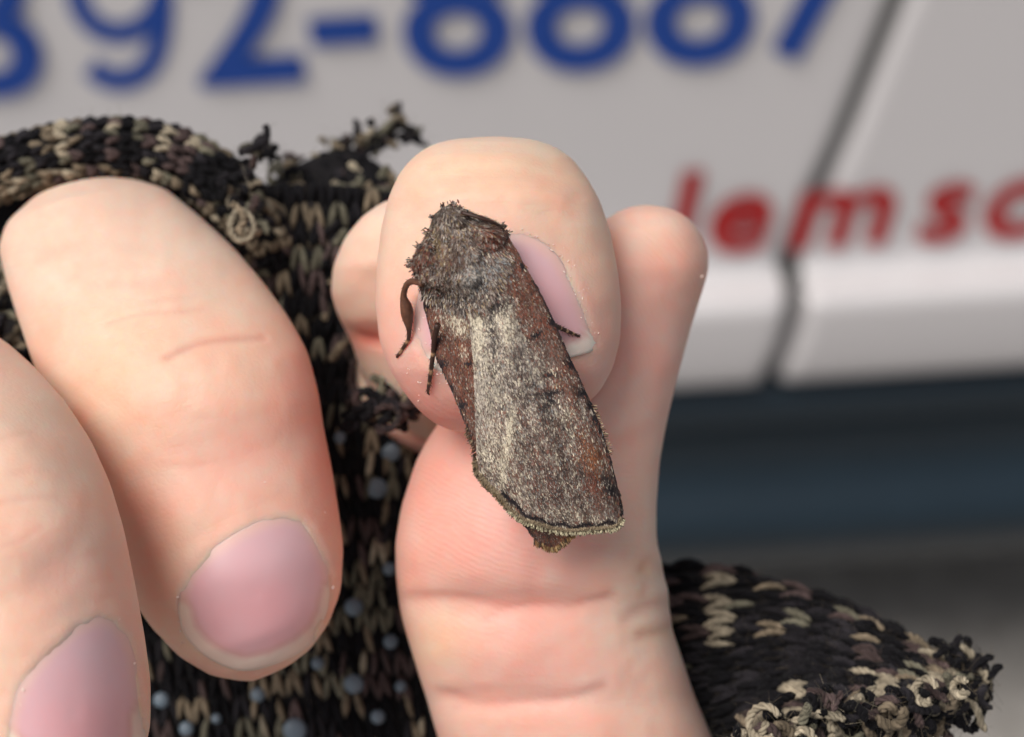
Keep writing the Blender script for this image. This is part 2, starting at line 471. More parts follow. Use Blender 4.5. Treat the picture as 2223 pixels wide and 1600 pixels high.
def ribbon(path, wpx, lift):
    p = crom(np.c_[np.array(path, float), np.zeros(len(path))], 60)[:, :2]
    t = np.gradient(p, axis=0); t /= np.linalg.norm(t, axis=1)[:, None]; nn = np.stack([-t[:, 1], t[:, 0]], 1) * wpx / 2
    L_ = [on_van(*q) for q in p - nn]; R_ = [on_van(*q) for q in p + nn]
    return [Vector((q.x, VY - lift, q.z)) for q in L_ + R_], [(i, i + 1, 61 + i, 60 + i) for i in range(59)]
_th = np.linspace(0, 2 * math.pi, 25)
v1, f1 = ribbon([(258 + 92 * math.cos(q), -28 + 98 * math.sin(q)) for q in _th], 48, 0.0006)
v2, f2 = ribbon([(350, -60), (352, 0), (350, 50), (341, 100), (318, 146), (272, 170), (228, 164), (196, 142)], 48, 0.0010)
nine = vpart('digit', v1 + v2, f1 + [tuple(i + len(v1) for i in q) for q in f2], M_BLUE)
nine['label'] = 'blue digit 9 of the phone number'
glyph('-', 757, 158, 392, M_BLUE, 'dash', 'blue dash of the phone number', bold=0.014, sx=1.3, heavy=0.010)
for ch, cx, bv, sx in (('l', 1484, 543, 1.3), ('e', 1605, 535, 1.25), ('m', 1822, 525, 1.28), ('s', 2045, 513, 1.2), ('c', 2195, 505, 1.25)):
    glyph(ch, cx, bv, 232, M_RED, 'letter', 'red letter %s of the small lettering' % ch, bold=0.012, sx=sx, shear=0.18, heavy=0.024)

# ------------------------------------------------------------------ hand
index_tip = Body((1080, 300), (1080, 942),
    [(1075, 300), (1020, 303), (960, 311), (925, 325), (895, 347), (866, 380), (843, 430), (828, 500), (818, 580), (815, 660), (824, 740), (845, 800), (876, 850), (908, 890), (945, 920), (985, 937), (1040, 942)],
    [(1075, 300), (1125, 303), (1178, 311), (1215, 327), (1246, 350), (1275, 388), (1303, 438), (1325, 505), (1340, 580), (1349, 660), (1346, 740), (1330, 800), (1302, 850), (1258, 890), (1195, 920), (1120, 938), (1040, 942)],
    [(0, -8), (120, -5), (320, -4.0), (520, -4.0), (642, -5)],
    [(0, 0.5), (6, 2.4), (25, 4.4), (60, 5.8), (150, 7.0), (350, 7.4), (500, 7.0), (560, 5.9), (605, 4.4), (630, 2.6), (642, 0.6)], exp=2.1, n=110)
index_mid = Body((940, 420), (940, 960),
    [(960, 420), (880, 424), (830, 440), (788, 470), (748, 520), (724, 580), (719, 640), (737, 695), (753, 722), (758, 735), (766, 752), (778, 790), (800, 840), (850, 900), (930, 955)],
    [(960, 420), (1050, 424), (1100, 440), (1150, 480), (1190, 560), (1200, 640), (1190, 700), (1170, 735), (1160, 780), (1140, 830), (1080, 890), (930, 955)],
    [(0, -14), (200, -19), (330, -22), (540, -26)],
    [(0, 1), (10, 3), (60, 6.5), (160, 8.5), (280, 8.2), (315, 6.9), (340, 7.6), (450, 7), (520, 4), (540, 1)])
thumb = Body((1200, 446), (1200, 1980),
    [(1400, 446), (1365, 450), (1338, 462), (1300, 485), (1262, 515), (1225, 555), (1190, 610), (1120, 700), (1045, 800), (965, 900), (930, 950), (903, 1000), (871, 1100), (858, 1180), (859, 1240), (866, 1310), (874, 1345), (891, 1400), (922, 1500), (952, 1600), (985, 1700), (1010, 1800), (1060, 1900), (1250, 1980)],
    [(1400, 446), (1442, 450), (1476, 463), (1502, 484), (1524, 515), (1537, 552), (1536, 590), (1526, 625), (1502, 700), (1474, 800), (1450, 900), (1438, 960), (1430, 1010), (1424, 1100), (1425, 1175), (1433, 1205), (1441, 1228), (1436, 1243), (1446, 1262), (1453, 1292), (1450, 1312), (1457, 1338), (1456, 1358), (1471, 1400), (1504, 1500), (1546, 1600), (1592, 1700), (1640, 1800), (1620, 1900), (1250, 1980)],
    [(0, -14), (250, -15), (500, -14), (750, -13.5), (1000, -16), (1200, -18), (1534, -24)],
    [(0, 0.6), (6, 2.0), (25, 3.8), (60, 5.2), (140, 6.4), (350, 7.6), (700, 8.6), (860, 8.2), (1000, 9.0), (1250, 10), (1400, 8), (1534, 1)], exp=2.15, n=150, sm=3)
middle = Body((200, 388), (540, 1478),
    [(255, 388), (200, 393), (140, 408), (80, 440), (25, 490), (5, 545), (22, 620), (52, 710), (82, 795), (120, 900), (162, 1010), (205, 1110), (250, 1210), (290, 1290), (330, 1355), (390, 1418), (460, 1462), (540, 1478)],
    [(255, 388), (300, 391), (360, 410), (425, 462), (500, 530), (565, 605), (622, 682), (666, 760), (690, 850), (702, 930), (720, 1020), (736, 1120), (745, 1190), (740, 1275), (716, 1350), (676, 1408), (615, 1454), (540, 1478)],
    [(-20, -24), (60, -21), (250, -15), (500, -11), (900, -9), (1150, -9)],
    [(-40, 1), (-10, 4), (60, 7), (250, 8.0), (600, 8.0), (900, 7.2), (1040, 6.2), (1100, 4.6), (1130, 2.8), (1142, 0.8)], exp=2.0, n=120)
ring = Body((-100, 690), (160, 1765),
    [(-85, 690), (-150, 705), (-210, 750), (-255, 830), (-262, 930), (-240, 1060), (-200, 1220), (-150, 1380), (-90, 1540), (-25, 1670), (60, 1742), (165, 1765)],
    [(-85, 690), (-40, 715), (5, 742), (62, 792), (130, 868), (190, 958), (232, 1052), (262, 1152), (286, 1270), (308, 1390), (321, 1490), (320, 1590), (300, 1672), (250, 1738), (165, 1765)],
    [(0, -9), (200, 0), (500, 4.5), (1100, 5)],
    [(-30, 1), (0, 3), (60, 6.5), (250, 8), (700, 7.8), (950, 7.2), (1060, 5.0), (1095, 2.6), (1108, 0.8)], exp=2.0, n=120)
palm = Body((500, 650), (500, 2500),
    [(500, 650), (300, 670), (0, 760), (-150, 950), (-150, 1500), (-50, 1900), (100, 2300), (150, 2450), (400, 2500)],
    [(500, 650), (700, 670), (1000, 800), (1250, 1000), (1450, 1400), (1450, 1900), (1200, 2300), (1050, 2450), (400, 2500)],
    [(0, -54), (1850, -58)], [(0, 3), (80, 8), (300, 11), (1500, 13), (1800, 13), (1850, 10)], exp=2.8)
bodies = [index_tip, index_mid, thumb, middle, ring]
hb = MB()
for b_ in bodies + [palm]: hb.add(*b_.mesh())
def limb(pts, rads):
    path = crom(np.array([P(*p) for p in pts]), 24)
    r = np.interp(np.linspace(0, 1, 24), np.linspace(0, 1, len(rads)), rads)
    hb.add(*tube(path, r, 32))
limb([(240, 660, -22), (270, 700, -38), (350, 900, -54)], [5.5, 7.0, 9.0])       # first phalanx of the middle finger
limb([(-130, 960, -14), (-20, 1000, -34), (120, 1150, -54)], [6.6, 8.0, 9.0])        # of the ring finger
limb([(950, 800, -26), (930, 860, -40), (880, 1050, -54)], [6.0, 8.0, 9.0])      # of the index finger
limb([(1230, 1780, -20), (1150, 1900, -38), (1000, 1950, -56)], [9.0, 10.5, 11]) # root of the thumb
tmp = new_mesh('tmp', hb.verts(), hb.f)
to = bpy.data.objects.new('tmp', tmp); COL.objects.link(to)
md = to.modifiers.new('r', 'REMESH'); md.mode = 'VOXEL'; md.voxel_size = 0.24; md.adaptivity = 0
ms = to.modifiers.new('s', 'SMOOTH'); ms.iterations = 5; ms.factor = 0.5
ev = to.evaluated_get(bpy.context.evaluated_depsgraph_get())
me = ev.to_mesh()
nv = len(me.vertices); co = np.zeros(nv * 3, np.float32); me.vertices.foreach_get('co', co); hv = co.reshape(-1, 3).astype(float)
nr = np.zeros(nv * 3, np.float32); me.vertices.foreach_get('normal', nr); hn = nr.reshape(-1, 3).astype(float)
lt = np.zeros(len(me.polygons), np.int32); me.polygons.foreach_get('loop_total', lt)
li = np.zeros(len(me.loops), np.int32); me.loops.foreach_get('vertex_index', li)
assert (lt == 4).all()
hf = li.reshape(-1, 4)
ev.to_mesh_clear(); bpy.data.objects.remove(to); bpy.data.meshes.remove(tmp)
print('hand verts', nv)
bvh = BVHTree.FromPolygons([tuple(p) for p in hv], [tuple(q) for q in hf.tolist()])
EYE = Vector((0, 0, DC))
def skin_z(u, v):
    d = Vector(P(u, v, 0.0)) - EYE
    loc, no, _, _ = bvh.ray_cast(EYE, d.normalized())
    return (loc.z if loc else -30.0)

hu, hvv = UV(hv)
rels = [b_.rel(hv) for b_ in bodies]
E = np.stack([r[0] for r in rels]); fid = E.argmin(0)
facing = np.clip(hn[:, 2] * 1.6, 0, 1)
disp = np.zeros(nv)

# nails: outline in the photo; skin sinks under the plate and swells round it
NAILS = {
 'index': dict(f=0, edge=[(938, 792), (918, 770), (908, 740), (905, 700), (912, 640), (940, 575), (990, 530), (1050, 510), (1110, 506), (1165, 522), (1208, 556), (1240, 610), (1264, 665), (1283, 715), (1296, 745)],
               free=[(1296, 745), (1270, 764), (1210, 778), (1130, 796), (1040, 806), (965, 803), (938, 792)], white=26),
 'middle': dict(f=3, edge=[(392, 1330), (394, 1285), (415, 1240), (455, 1200), (510, 1163), (570, 1132), (620, 1120), (658, 1128), (684, 1165), (703, 1205), (716, 1245), (722, 1290)],
               free=[(722, 1290), (714, 1335), (692, 1378), (650, 1412), (590, 1440), (530, 1452), (475, 1436), (430, 1405), (402, 1370), (392, 1330)], white=22),
 'ring': dict(f=4, edge=[(20, 1610), (24, 1560), (42, 1500), (70, 1455), (115, 1405), (165, 1362), (212, 1342), (250, 1348), (276, 1385), (294, 1440), (304, 1500), (308, 1560)],
               free=[(308, 1560), (308, 1620), (290, 1675), (250, 1712), (190, 1725), (120, 1715), (60, 1680), (28, 1645), (20, 1610)], white=22),
}
for k, nd in NAILS.items():
    poly = np.array(nd['edge'] + nd['free'][1:-1], float); nd['poly'] = poly
    near = (fid == nd['f']) & (hn[:, 2] > 0.0)
    ins = inside(hu, hvv, poly) & near
    de = seg_dist(hu, hvv, nd['edge']); df = seg_dist(hu, hvv, nd['free'])
    dd = np.minimum(de, df)
    disp -= np.where(ins, 0.42 * np.clip((dd - 6) / 14, 0, 1), 0)
    fold = np.where(near & ~ins, np.exp(-((de - 12) / 18) ** 2) * 0.07, 0)
    disp += fold
    grv = np.where(near & ~ins, np.exp(-(de / 6) ** 2) * 0.05, 0)
    disp -= grv
    nd['cut'] = np.where(near, np.exp(-((de - 3) / 7) ** 2) * np.clip(vnoise(hu, hvv, 60, 7) * 1.6 - 0.2, 0, 1), 0) * (df > 40)
    nd['fold'] = np.where(near & ~ins, np.exp(-(de / 30) ** 2), 0); nd['frz'] = np.where(near & ~ins, np.exp(-(df / 30) ** 2), 0)

# creases: (finger, polyline, width px, depth mm)
CR = [
 (2, [(868, 1298), (960, 1296), (1040, 1308), (1100, 1322), (1180, 1318), (1260, 1315), (1330, 1296)], 13, 0.30),
 (2, [(1050, 1345), (1090, 1330), (1160, 1318), (1230, 1326), (1320, 1300)], 9, 0.16),
 (2, [(955, 1505), (1040, 1532), (1130, 1528), (1220, 1520), (1310, 1492)], 13, 0.30),
 (2, [(985, 1540), (1060, 1532)], 9, 0.12),
 (2, [(1395, 1235), (1410, 1215), (1440, 1238)], 13, 0.26), (2, [(1360, 1345), (1400, 1318), (1452, 1306)], 14, 0.24),
 (2, [(1395, 1378), (1430, 1372), (1460, 1360)], 14, 0.28), (2, [(1405, 1250), (1400, 1290)], 12, 0.15),
 (2, [(1330, 960), (1400, 935), (1440, 900)], 22, 0.16), (2, [(1300, 1180), (1340, 1160)], 20, 0.1),
 (3, [(365, 782), (410, 757), (460, 742), (515, 738), (570, 735)], 9, 0.26), (3, [(235, 705), (300, 683), (360, 678), (440, 670)], 7, 0.10),
 (3, [(320, 655), (380, 645), (430, 640)], 8, 0.07), (3, [(200, 620), (300, 610), (400, 612)], 14, 0.07),
 (3, [(90, 560), (200, 530), (330, 540)], 16, 0.08), (3, [(340, 1005), (400, 1012), (470, 1000)], 9, 0.08), (3, [(440, 905), (520, 910), (600, 880)], 12, 0.05),
 (4, [(0, 960), (70, 945)], 8, 0.09), (4, [(0, 1092), (60, 1085), (120, 1083)], 8, 0.12), (4, [(0, 1185), (50, 1168), (90, 1140)], 8, 0.11), (4, [(20, 1035), (100, 1028)], 9, 0.08),
 (0, [(930, 405), (1050, 385), (1160, 388), (1260, 420)], 15, 0.11), (0, [(905, 450), (1000, 410), (1080, 405), (1190, 405), (1270, 445)], 9, 0.07),
 (0, [(945, 365), (1040, 348), (1150, 350), (1220, 372)], 13, 0.09), (0, [(900, 480), (960, 450), (1020, 438)], 14, 0.06),
 (1, [(730, 700), (770, 728), (830, 745)], 14, 0.6),
]
crease = np.zeros(nv)
for f, pl_, w, dpt in CR:
    g = np.exp(-(seg_dist(hu, hvv, crom(np.c_[pl_, np.zeros(len(pl_))], 20)[:, :2]) / w) ** 2) * (fid == f) * facing
    disp -= g * dpt * 0.4; crease = np.maximum(crease, g * min(1, dpt / 0.30))
# large soft unevenness
disp += (vnoise(hu, hvv, 90, 1) - 0.5) * 0.22 * facing + (vnoise(hu, hvv, 30, 2) - 0.5) * 0.07 * facing
E2 = np.sort(E, 0)
gap = np.exp(-((E2[1] - E2[0]) / 0.22) ** 2) * np.exp(-((E2[1] - 1.0) / 0.5) ** 2)
gd = lambda u0, v0, ru, rv: np.exp(-((hu - u0) / ru) ** 2 - ((hvv - v0) / rv) ** 2) * facing
disp += (fid == 3) * 0.6 * (0.75 * gd(270, 800, 140, 110) + 0.45 * gd(560, 830, 120, 110) - 0.55 * gd(430, 1000, 200, 80) - 0.35 * gd(330, 600, 200, 80) + 0.4 * gd(200, 470, 160, 60))
disp += (fid == 4) * (0.6 * gd(60, 1000, 130, 100) - 0.4 * gd(120, 1230, 130, 70))
disp += (fid == 0) * (0.3 * gd(1050, 340, 160, 40) - 0.25 * gd(1060, 450, 200, 40))
disp += (fid == 2) * (0.5 * gd(1120, 1130, 170, 130) + 0.4 * gd(1110, 1410, 180, 60) - 0.4 * gd(1130, 1310, 260, 30) - 0.35 * gd(1130, 1520, 260, 28))
hv2 = hv + hn * disp[:, None]

# skin colour: pale base, pinker pads and tips, redder nail folds and creases, yellowish over the joints; flank and contact shade tinted in red
def blend(c, w, col): return c * (1 - w[:, None]) + np.asarray(col)[None] * w[:, None]
g2 = lambda u0, v0, ru, rv, ang=0: np.exp(-(((hu - u0) * math.cos(ang) + (hvv - v0) * math.sin(ang)) / ru) ** 2 - ((-(hu - u0) * math.sin(ang) + (hvv - v0) * math.cos(ang)) / rv) ** 2)
BASE, PINK, RED, PALE, YEL = (0.74, 0.49, 0.375), (0.74, 0.395, 0.345), (0.58, 0.20, 0.155), (0.75, 0.56, 0.45), (0.75, 0.54, 0.375)
tint = np.tile(np.array(BASE), (nv, 1))
F_ = [fid == i for i in range(5)]
tint = blend(tint, F_[0] * np.clip((hvv - 560) / 300, 0, 0.85), PINK)
tint = blend(tint, F_[0] * np.clip((hvv - 850) / 110, 0, 0.45), RED)
tint = blend(tint, F_[0] * 0.7 * g2(1050, 355, 260, 60), YEL)
tint = blend(tint, F_[0] * 0.5 * g2(1010, 310, 200, 40), PALE)
tint = blend(tint, F_[1] * 0.6, PALE)
tint = blend(tint, F_[1] * 0.95 * g2(800, 735, 60, 40), RED)
tint = blend(tint, F_[2] * 0.4, PINK)
tint = blend(tint, F_[2] * 0.8 * g2(1130, 1120, 270, 330), PINK)
tint = blend(tint, F_[2] * 0.25 * g2(950, 1000, 120, 160), RED)
tint = blend(tint, F_[2] * 0.6 * g2(1420, 780, 90, 260), PINK)
tint = blend(tint, F_[2] * 0.85 * g2(1420, 1270, 120, 300), PALE)
tint = blend(tint, F_[2] * 0.7 * g2(950, 1390, 70, 70), YEL)
tint = blend(tint, F_[2] * 0.5 * g2(1430, 520, 70, 60), BASE)
tint = blend(tint, F_[2] * 0.4 * g2(1180, 1480, 200, 70), PINK)
tint = blend(tint, F_[2] * 0.7 * (g2(1400, 1235, 22, 26) + g2(1420, 1375, 45, 18)), YEL)
tint = blend(tint, F_[3] * 0.75 * g2(300, 560, 330, 200), PALE)
tint = blend(tint, F_[3] * 0.5 * g2(270, 790, 110, 160), YEL)
tint = blend(tint, F_[3] * 0.5 * g2(710, 1050, 60, 300), RED)  # right flank: occlusion and red bounce light put into the tint
tint = blend(tint, F_[3] * 0.6 * g2(660, 830, 70, 110), PINK)
tint = blend(tint, F_[3] * 0.3 * g2(310, 1180, 50, 200), RED)
tint = blend(tint, F_[3] * 0.5 * g2(540, 1000, 200, 130), PINK)
tint = blend(tint, F_[3] * 0.45 * g2(540, 1460, 240, 40), RED)
tint = blend(tint, F_[4] * 0.5 * g2(100, 950, 160, 200), PALE)
tint = blend(tint, F_[4] * 0.5 * g2(150, 1250, 120, 140), PINK)
tint = blend(tint, F_[4] * 0.4 * g2(300, 1480, 40, 160), YEL)
for k, nd in NAILS.items():
    tint = blend(tint, 0.35 * nd['fold'], PINK)
    tint = blend(tint, 0.35 * nd['frz'], (0.70, 0.46, 0.36))
    tint = blend(tint, 0.35 * nd['cut'], (0.80, 0.62, 0.53))
tint = blend(tint, 0.38 * crease, RED)
tint = blend(tint, 0.5 * np.clip(gap * 1.5, 0, 1), RED)  # shade in the contact between fingers, put into the colour as red
mot = (vnoise(hu, hvv, 60, 3) - 0.5)[:, None] * np.array([[0.02, -0.05, -0.05]]) + (vnoise(hu, hvv, 18, 4) - 0.5)[:, None] * np.array([[0.02, -0.03, -0.03]])
tint = np.clip(tint + mot, 0.02, 0.95)
phase = np.zeros(nv); ridge = np.zeros(nv); along = np.zeros(nv); across = np.zeros(nv); wrk = np.zeros(nv)
for i, b_ in enumerate(bodies):
    s_ = F_[i]; along[s_] = rels[i][1][s_] / PPM; across[s_] = rels[i][2][s_] * 8
# fingerprint on the thumb pad: loops round a core, flattening towards the joint
x_, y_ = (hu - 1290) / PPM, (hvv - 820) / PPM
phase = np.where(hvv < 900, np.hypot(x_ * 1.15, np.minimum(y_, 0) * 0.8) + 0.15 * y_, 0)
lowp = (hvv - 900) / PPM - 0.35 * (hu - 1150) / PPM + 0.012 * ((hu - 1150) / PPM) ** 2
tb = np.clip((hvv - 800) / 200, 0, 1)
phase = np.hypot(x_ * 1.15, y_ * 0.8) * (1 - tb) + lowp * tb
ridge = np.where(F_[2], 0.75 * np.clip((1500 - hvv) / 300, 0.25, 1), 0.0)
ridge = np.where(F_[0] & (hvv > 790), 0.6 * np.clip((hvv - 790) / 60, 0, 1), ridge)
phase = np.where(F_[0], np.hypot((hu - 1060) / PPM, (hvv - 700) / PPM), phase)
wrk = np.where(F_[0], 1.3 * np.clip((560 - hvv) / 100, 0.15, 1), np.where(F_[3] | F_[4], 1.2 * np.clip((1000 - hvv) / 400, 0.35, 1), 0.3))

amp = np.clip((np.sort(E, 0)[1] - E.min(0) - 0.15) / 0.5, 0, 1); ridge = ridge * amp * 0.27; wrk = wrk * amp
hand = root('hand', P(400, 2500, -58))
tag(hand, 'bare pinched fingertips and thumb in a fingerless knitted glove, moth on the index nail', 'hand')
skin = part('skin', hv2, hf, M_SKIN, hand, colors=tint, floats=dict(phase=phase, ridge=ridge, along=along, across=across, wrinkle=wrk))

def nail(key, bed, tipc, label):
    nd = NAILS[key]; poly = nd['poly']; m = 72; nr_ = 22
    c = poly.mean(0)
    q = np.concatenate([poly, poly[:1]]); out = crom(np.c_[q, np.zeros(len(q))], m + 1)[:-1, :2]
    V, C, F = [], [], []
    zc_ = []
    rr = np.linspace(0, 1, nr_) ** 0.8 * 1.03
    pts = c[None, None] + rr[:, None, None] * (out[None] - c[None, None])
    z = np.array([[skin_z(*p) for p in row] for row in pts])
    for _ in range(3):
        z[1:-1] = (z[:-2] + 2 * z[1:-1] + z[2:]) / 4
    z[0] = z[1].mean()
    prof_ = 0.02 + 0.28 * (1 - rr ** 2.2)
    df = seg_dist(pts[..., 0], pts[..., 1], nd['free'])
    de = seg_dist(pts[..., 0], pts[..., 1], nd['edge'])
    fr = np.clip(1 - df / nd['white'] / 1.6, 0, 1)
    lift = z + prof_[:, None] + 0.22 * np.clip(1 - df / 40, 0, 1) * np.clip(de / 25, 0, 1)
    pp = P(pts[..., 0], pts[..., 1], lift)
    tone = vnoise(pts[..., 0], pts[..., 1], 45, 5)
    col = np.zeros(pts.shape[:2] + (3,))
    wy = np.clip((pts[..., 1] - poly[:, 1].min()) / (np.ptp(poly[:, 1])), 0, 1) * 0.7 + 0.3 * tone
    col[:] = np.array(bed[0]) * (1 - wy[..., None]) + np.array(bed[1]) * wy[..., None]
    edge_w = np.clip(1.15 - de / 22, 0, 1)[..., None] * 0.85
    col = col * (1 - edge_w) + np.array((0.70, 0.45, 0.39)) * edge_w
    cw = np.exp(-((pts[..., 0] - c[0] - 25) / 110) ** 2 - ((pts[..., 1] - c[1] - 40) / 90) ** 2)[..., None] * 0.5
    col = col * (1 - cw) + np.array((0.66, 0.30, 0.31)) * cw
    fw = np.clip((fr - 0.22) / 0.30, 0, 1)[..., None] * tipc[1]
    col = col * (1 - fw) + np.array(tipc[0]) * fw
    band = np.exp(-((df - nd['white'] * 1.25) / 7) ** 2)[..., None] * 0.35
    col = col * (1 - band) + np.array((0.50, 0.27, 0.18)) * band
    idx = np.arange(nr_ * m).reshape(nr_, m)
    for i in range(nr_ - 1):
        for j in range(m):
            k = (j + 1) % m
            F.append((idx[i, j], idx[i + 1, j], idx[i + 1, k], idx[i, k]))
    # thickness: a lower copy of the rim
    rim = pp[-1].copy(); rim[:, 2] -= 0.5
    b0 = nr_ * m
    for j in range(m):
        k = (j + 1) % m
        F.append((idx[-1, j], b0 + j, b0 + k, idx[-1, k]))
    o = part('fingernail', np.concatenate([pp.reshape(-1, 3), rim]), F, M_NAIL, hand, colors=np.concatenate([col.reshape(-1, 3), col[-1]]))
    o['label'] = label
    return o
nail('index', ((0.65, 0.44, 0.47), (0.70, 0.39, 0.41)), ((0.74, 0.64, 0.56), 0.9), 'index fingernail under the moth with a pale free edge')
nail('middle', ((0.61, 0.42, 0.45), (0.68, 0.36, 0.39)), ((0.72, 0.58, 0.48), 0.8), 'short pink nail of the middle finger')
nail('ring', ((0.61, 0.42, 0.45), (0.68, 0.36, 0.39)), ((0.72, 0.58, 0.48), 0.8), 'short pink nail of the ring finger, cut by the picture edge')

# dry flakes of skin round the nails
fl = MB()
def flake(u, v, s):
    z = skin_z(u, v) + 0.12
    a0 = rng.random() * 6.28; n_ = 6
    rad = s * (0.5 + 0.8 * rng.random(n_)) * np.where(np.arange(n_) % 3 == 0, 1.5, 0.7)
    th = a0 + np.arange(n_) * 2 * math.pi / n_
    ring_ = P(u + rad * np.cos(th), v + rad * np.sin(th), np.full(n_, z - 0.1 + 0.15 * rng.random()))
    fl.add(np.concatenate([ring_, [P(u, v, z + 0.04)]]), [(j, (j + 1) % n_, n_) for j in range(n_)], (0.76, 0.58, 0.52))
for u, v, s in [(662, 1126, 8), (652, 1118, 5), (386, 1296, 7), (392, 1370, 8), (396, 1396, 7), (388, 1350, 5), (722, 1275, 8), (730, 1265, 5), (575, 1046, 4), (705, 1112, 4), (258, 1345, 6), (270, 1350, 5), (50, 1498, 9), (45, 1530, 6), (292, 1440, 6),
                (1522, 600, 7), (1250, 640, 4), (1225, 590, 4), (1262, 690, 5), (1285, 700, 4), (920, 690, 5), (910, 715, 6), (925, 745, 4), (1105, 497, 5), (1150, 508, 4), (1190, 530, 4)]:
    flake(u, v, s * 0.5)
for _ in range(40):
    t_ = rng.random(); e_ = NAILS['index']['edge']; k_ = rng.integers(6, len(e_) - 1)
    x0, y0 = e_[k_]; x1, y1 = e_[k_ + 1]
    flake(x0 + (x1 - x0) * t_ + abs(rng.normal()) * 12 + 4, y0 + (y1 - y0) * t_ + rng.normal() * 6, 1.0 + 1.8 * rng.random())
for _ in range(22): flake(rng.uniform(880, 1000), rng.uniform(800, 915), 1.0 + 1.5 * rng.random())
fo = fl.build('skin_flakes', tinted('dry_skin', 0.5, 0.4, 0.05)[0], skin, hand); fo['kind'] = 'stuff'

# ------------------------------------------------------------------ glove
gb = Body((500, 560), (500, 2620),
    [(500, 600), (250, 620), (-60, 700), (-230, 900), (-240, 1500), (-140, 1950), (30, 2350), (80, 2560), (420, 2620)],
    [(500, 600), (720, 600), (900, 700), (1020, 900), (1200, 1200), (1560, 1500), (1560, 1950), (1300, 2350), (1120, 2560), (420, 2620)],
    [(0, -52), (2060, -56)], [(0, 3), (40, 8), (200, 13), (500, 16.5), (1700, 17), (2000, 17), (2060, 14)], exp=3.2)
glove = part('glove', *gb.mesh(), M_CLOTH, hand)
glove['label'] = 'black and tan knitted fingerless glove with grey rubber grip dots'

BLK, CHAR, TAN, CREAM, MAUVE, OLIVE = (0.008, 0.0075, 0.009), (0.020, 0.018, 0.021), (0.19, 0.150, 0.105), (0.31, 0.265, 0.195), (0.075, 0.052, 0.050), (0.13, 0.12, 0.088)
PAL = np.array([BLK, CHAR, TAN, CREAM, MAUVE, OLIVE])
def pick(w): return PAL[rng.choice(6, p=np.array(w) / sum(w))] * (0.75 + 0.5 * rng.random())

def grid_surface(ctrl, dz=0.0):
    c = np.array(ctrl, float); c[..., 2] += dz                        # rows x cols x (u,v,z)
    c = np.stack([crom(r, 40) for r in c]); c = np.stack([crom(c[:, j], 40) for j in range(40)], 1)
    w = P(c[..., 0], c[..., 1], c[..., 2])
    def S(s, t):
        i, j = np.clip(t, 0, 1) * 38.999, np.clip(s, 0, 1) * 38.999
        i0, j0 = np.floor(i).astype(int), np.floor(j).astype(int); fi, fj = (i - i0)[..., None], (j - j0)[..., None]
        return (w[i0, j0] * (1 - fj) + w[i0, j0 + 1] * fj) * (1 - fi) + (w[i0 + 1, j0] * (1 - fj) + w[i0 + 1, j0 + 1] * fj) * fi
    return S, w

def normal_at(S, s, t, e=0.01):
    a_ = S(np.array(s + e), np.array(t)) - S(np.array(s - e), np.array(t)); b_ = S(np.array(s), np.array(t + e)) - S(np.array(s), np.array(t - e))
    n_ = np.cross(a_, b_); n_ /= np.linalg.norm(n_) + 1e-9
    return n_ if n_[2] > 0 else -n_

def knit(mb, S, ns, nt, weights, rad, flip=None, jit=0.10, skip=0.0, keep=None, plied=False):
    """rows and columns of V stitches laid on a surface"""
    for j in range(nt):
        run = pick(weights(0, j / nt))
        for i in range(ns):
            if rng.random() < skip: continue
            s0, t0 = (i + 0.5) / ns, (j + 0.5) / nt
            c0 = S(np.array(s0), np.array(t0))
            if keep is not None and not keep(*UV(c0)): continue
            if rng.random() < 0.55: run = pick(weights(s0, t0))
            n_ = normal_at(S, s0, t0)
            up = -1 if (flip and flip(s0, t0)) else 1
            for side in (-1, 1):
                cc = run if rng.random() < 0.75 else pick(weights(s0, t0))
                a_ = np.linspace(0, 1, 5)
                ss = s0 + (side * (0.40 - 0.33 * a_) + rng.normal(0, jit * 0.5)) / ns
                tt = t0 + up * ((a_ - 0.5) * 1.25 + rng.normal(0, jit * 0.5)) / nt
                p = S(ss, tt) + n_[None] * (rad * (0.3 + 1.1 * np.sin(a_ * math.pi)))[:, None]
                rr_ = rad * np.array([0.45, 0.95, 1.1, 0.95, 0.45]) * (0.85 + 0.3 * rng.random())
                if plied: ply(mb, p, rr_, cc)
                else: mb.add(*tube(p, rr_, 6), cc)

def ply(mb, p, r_, col, k=3):
    # yarn of three plies twisted round each other
    m_ = len(p) * 3; i = np.linspace(0, len(p) - 1, m_); p = np.stack([np.interp(i, np.arange(len(p)), p[:, c]) for c in range(3)], 1); r_ = np.interp(i, np.arange(len(r_)), r_)
    L_ = np.r_[0, np.cumsum(np.linalg.norm(np.diff(p, axis=0), axis=1))]
    t = np.gradient(p, axis=0); t /= np.linalg.norm(t, axis=1)[:, None] + 1e-9
    a_ = np.cross(t, [0.31, 0.2, 0.93]); a_ /= np.linalg.norm(a_, axis=1)[:, None] + 1e-9; b_ = np.cross(t, a_)
    for q in range(k):
        ph = L_ * 4.2 + q * 2 * math.pi / k
        pp = p + (np.cos(ph)[:, None] * a_ + np.sin(ph)[:, None] * b_) * (r_ * 0.52)[:, None]
        v_, f_ = tube(pp, r_ * 0.56, 5); mb.add(v_, f_, np.asarray(col) * (0.7 + 0.55 * rng.random()))

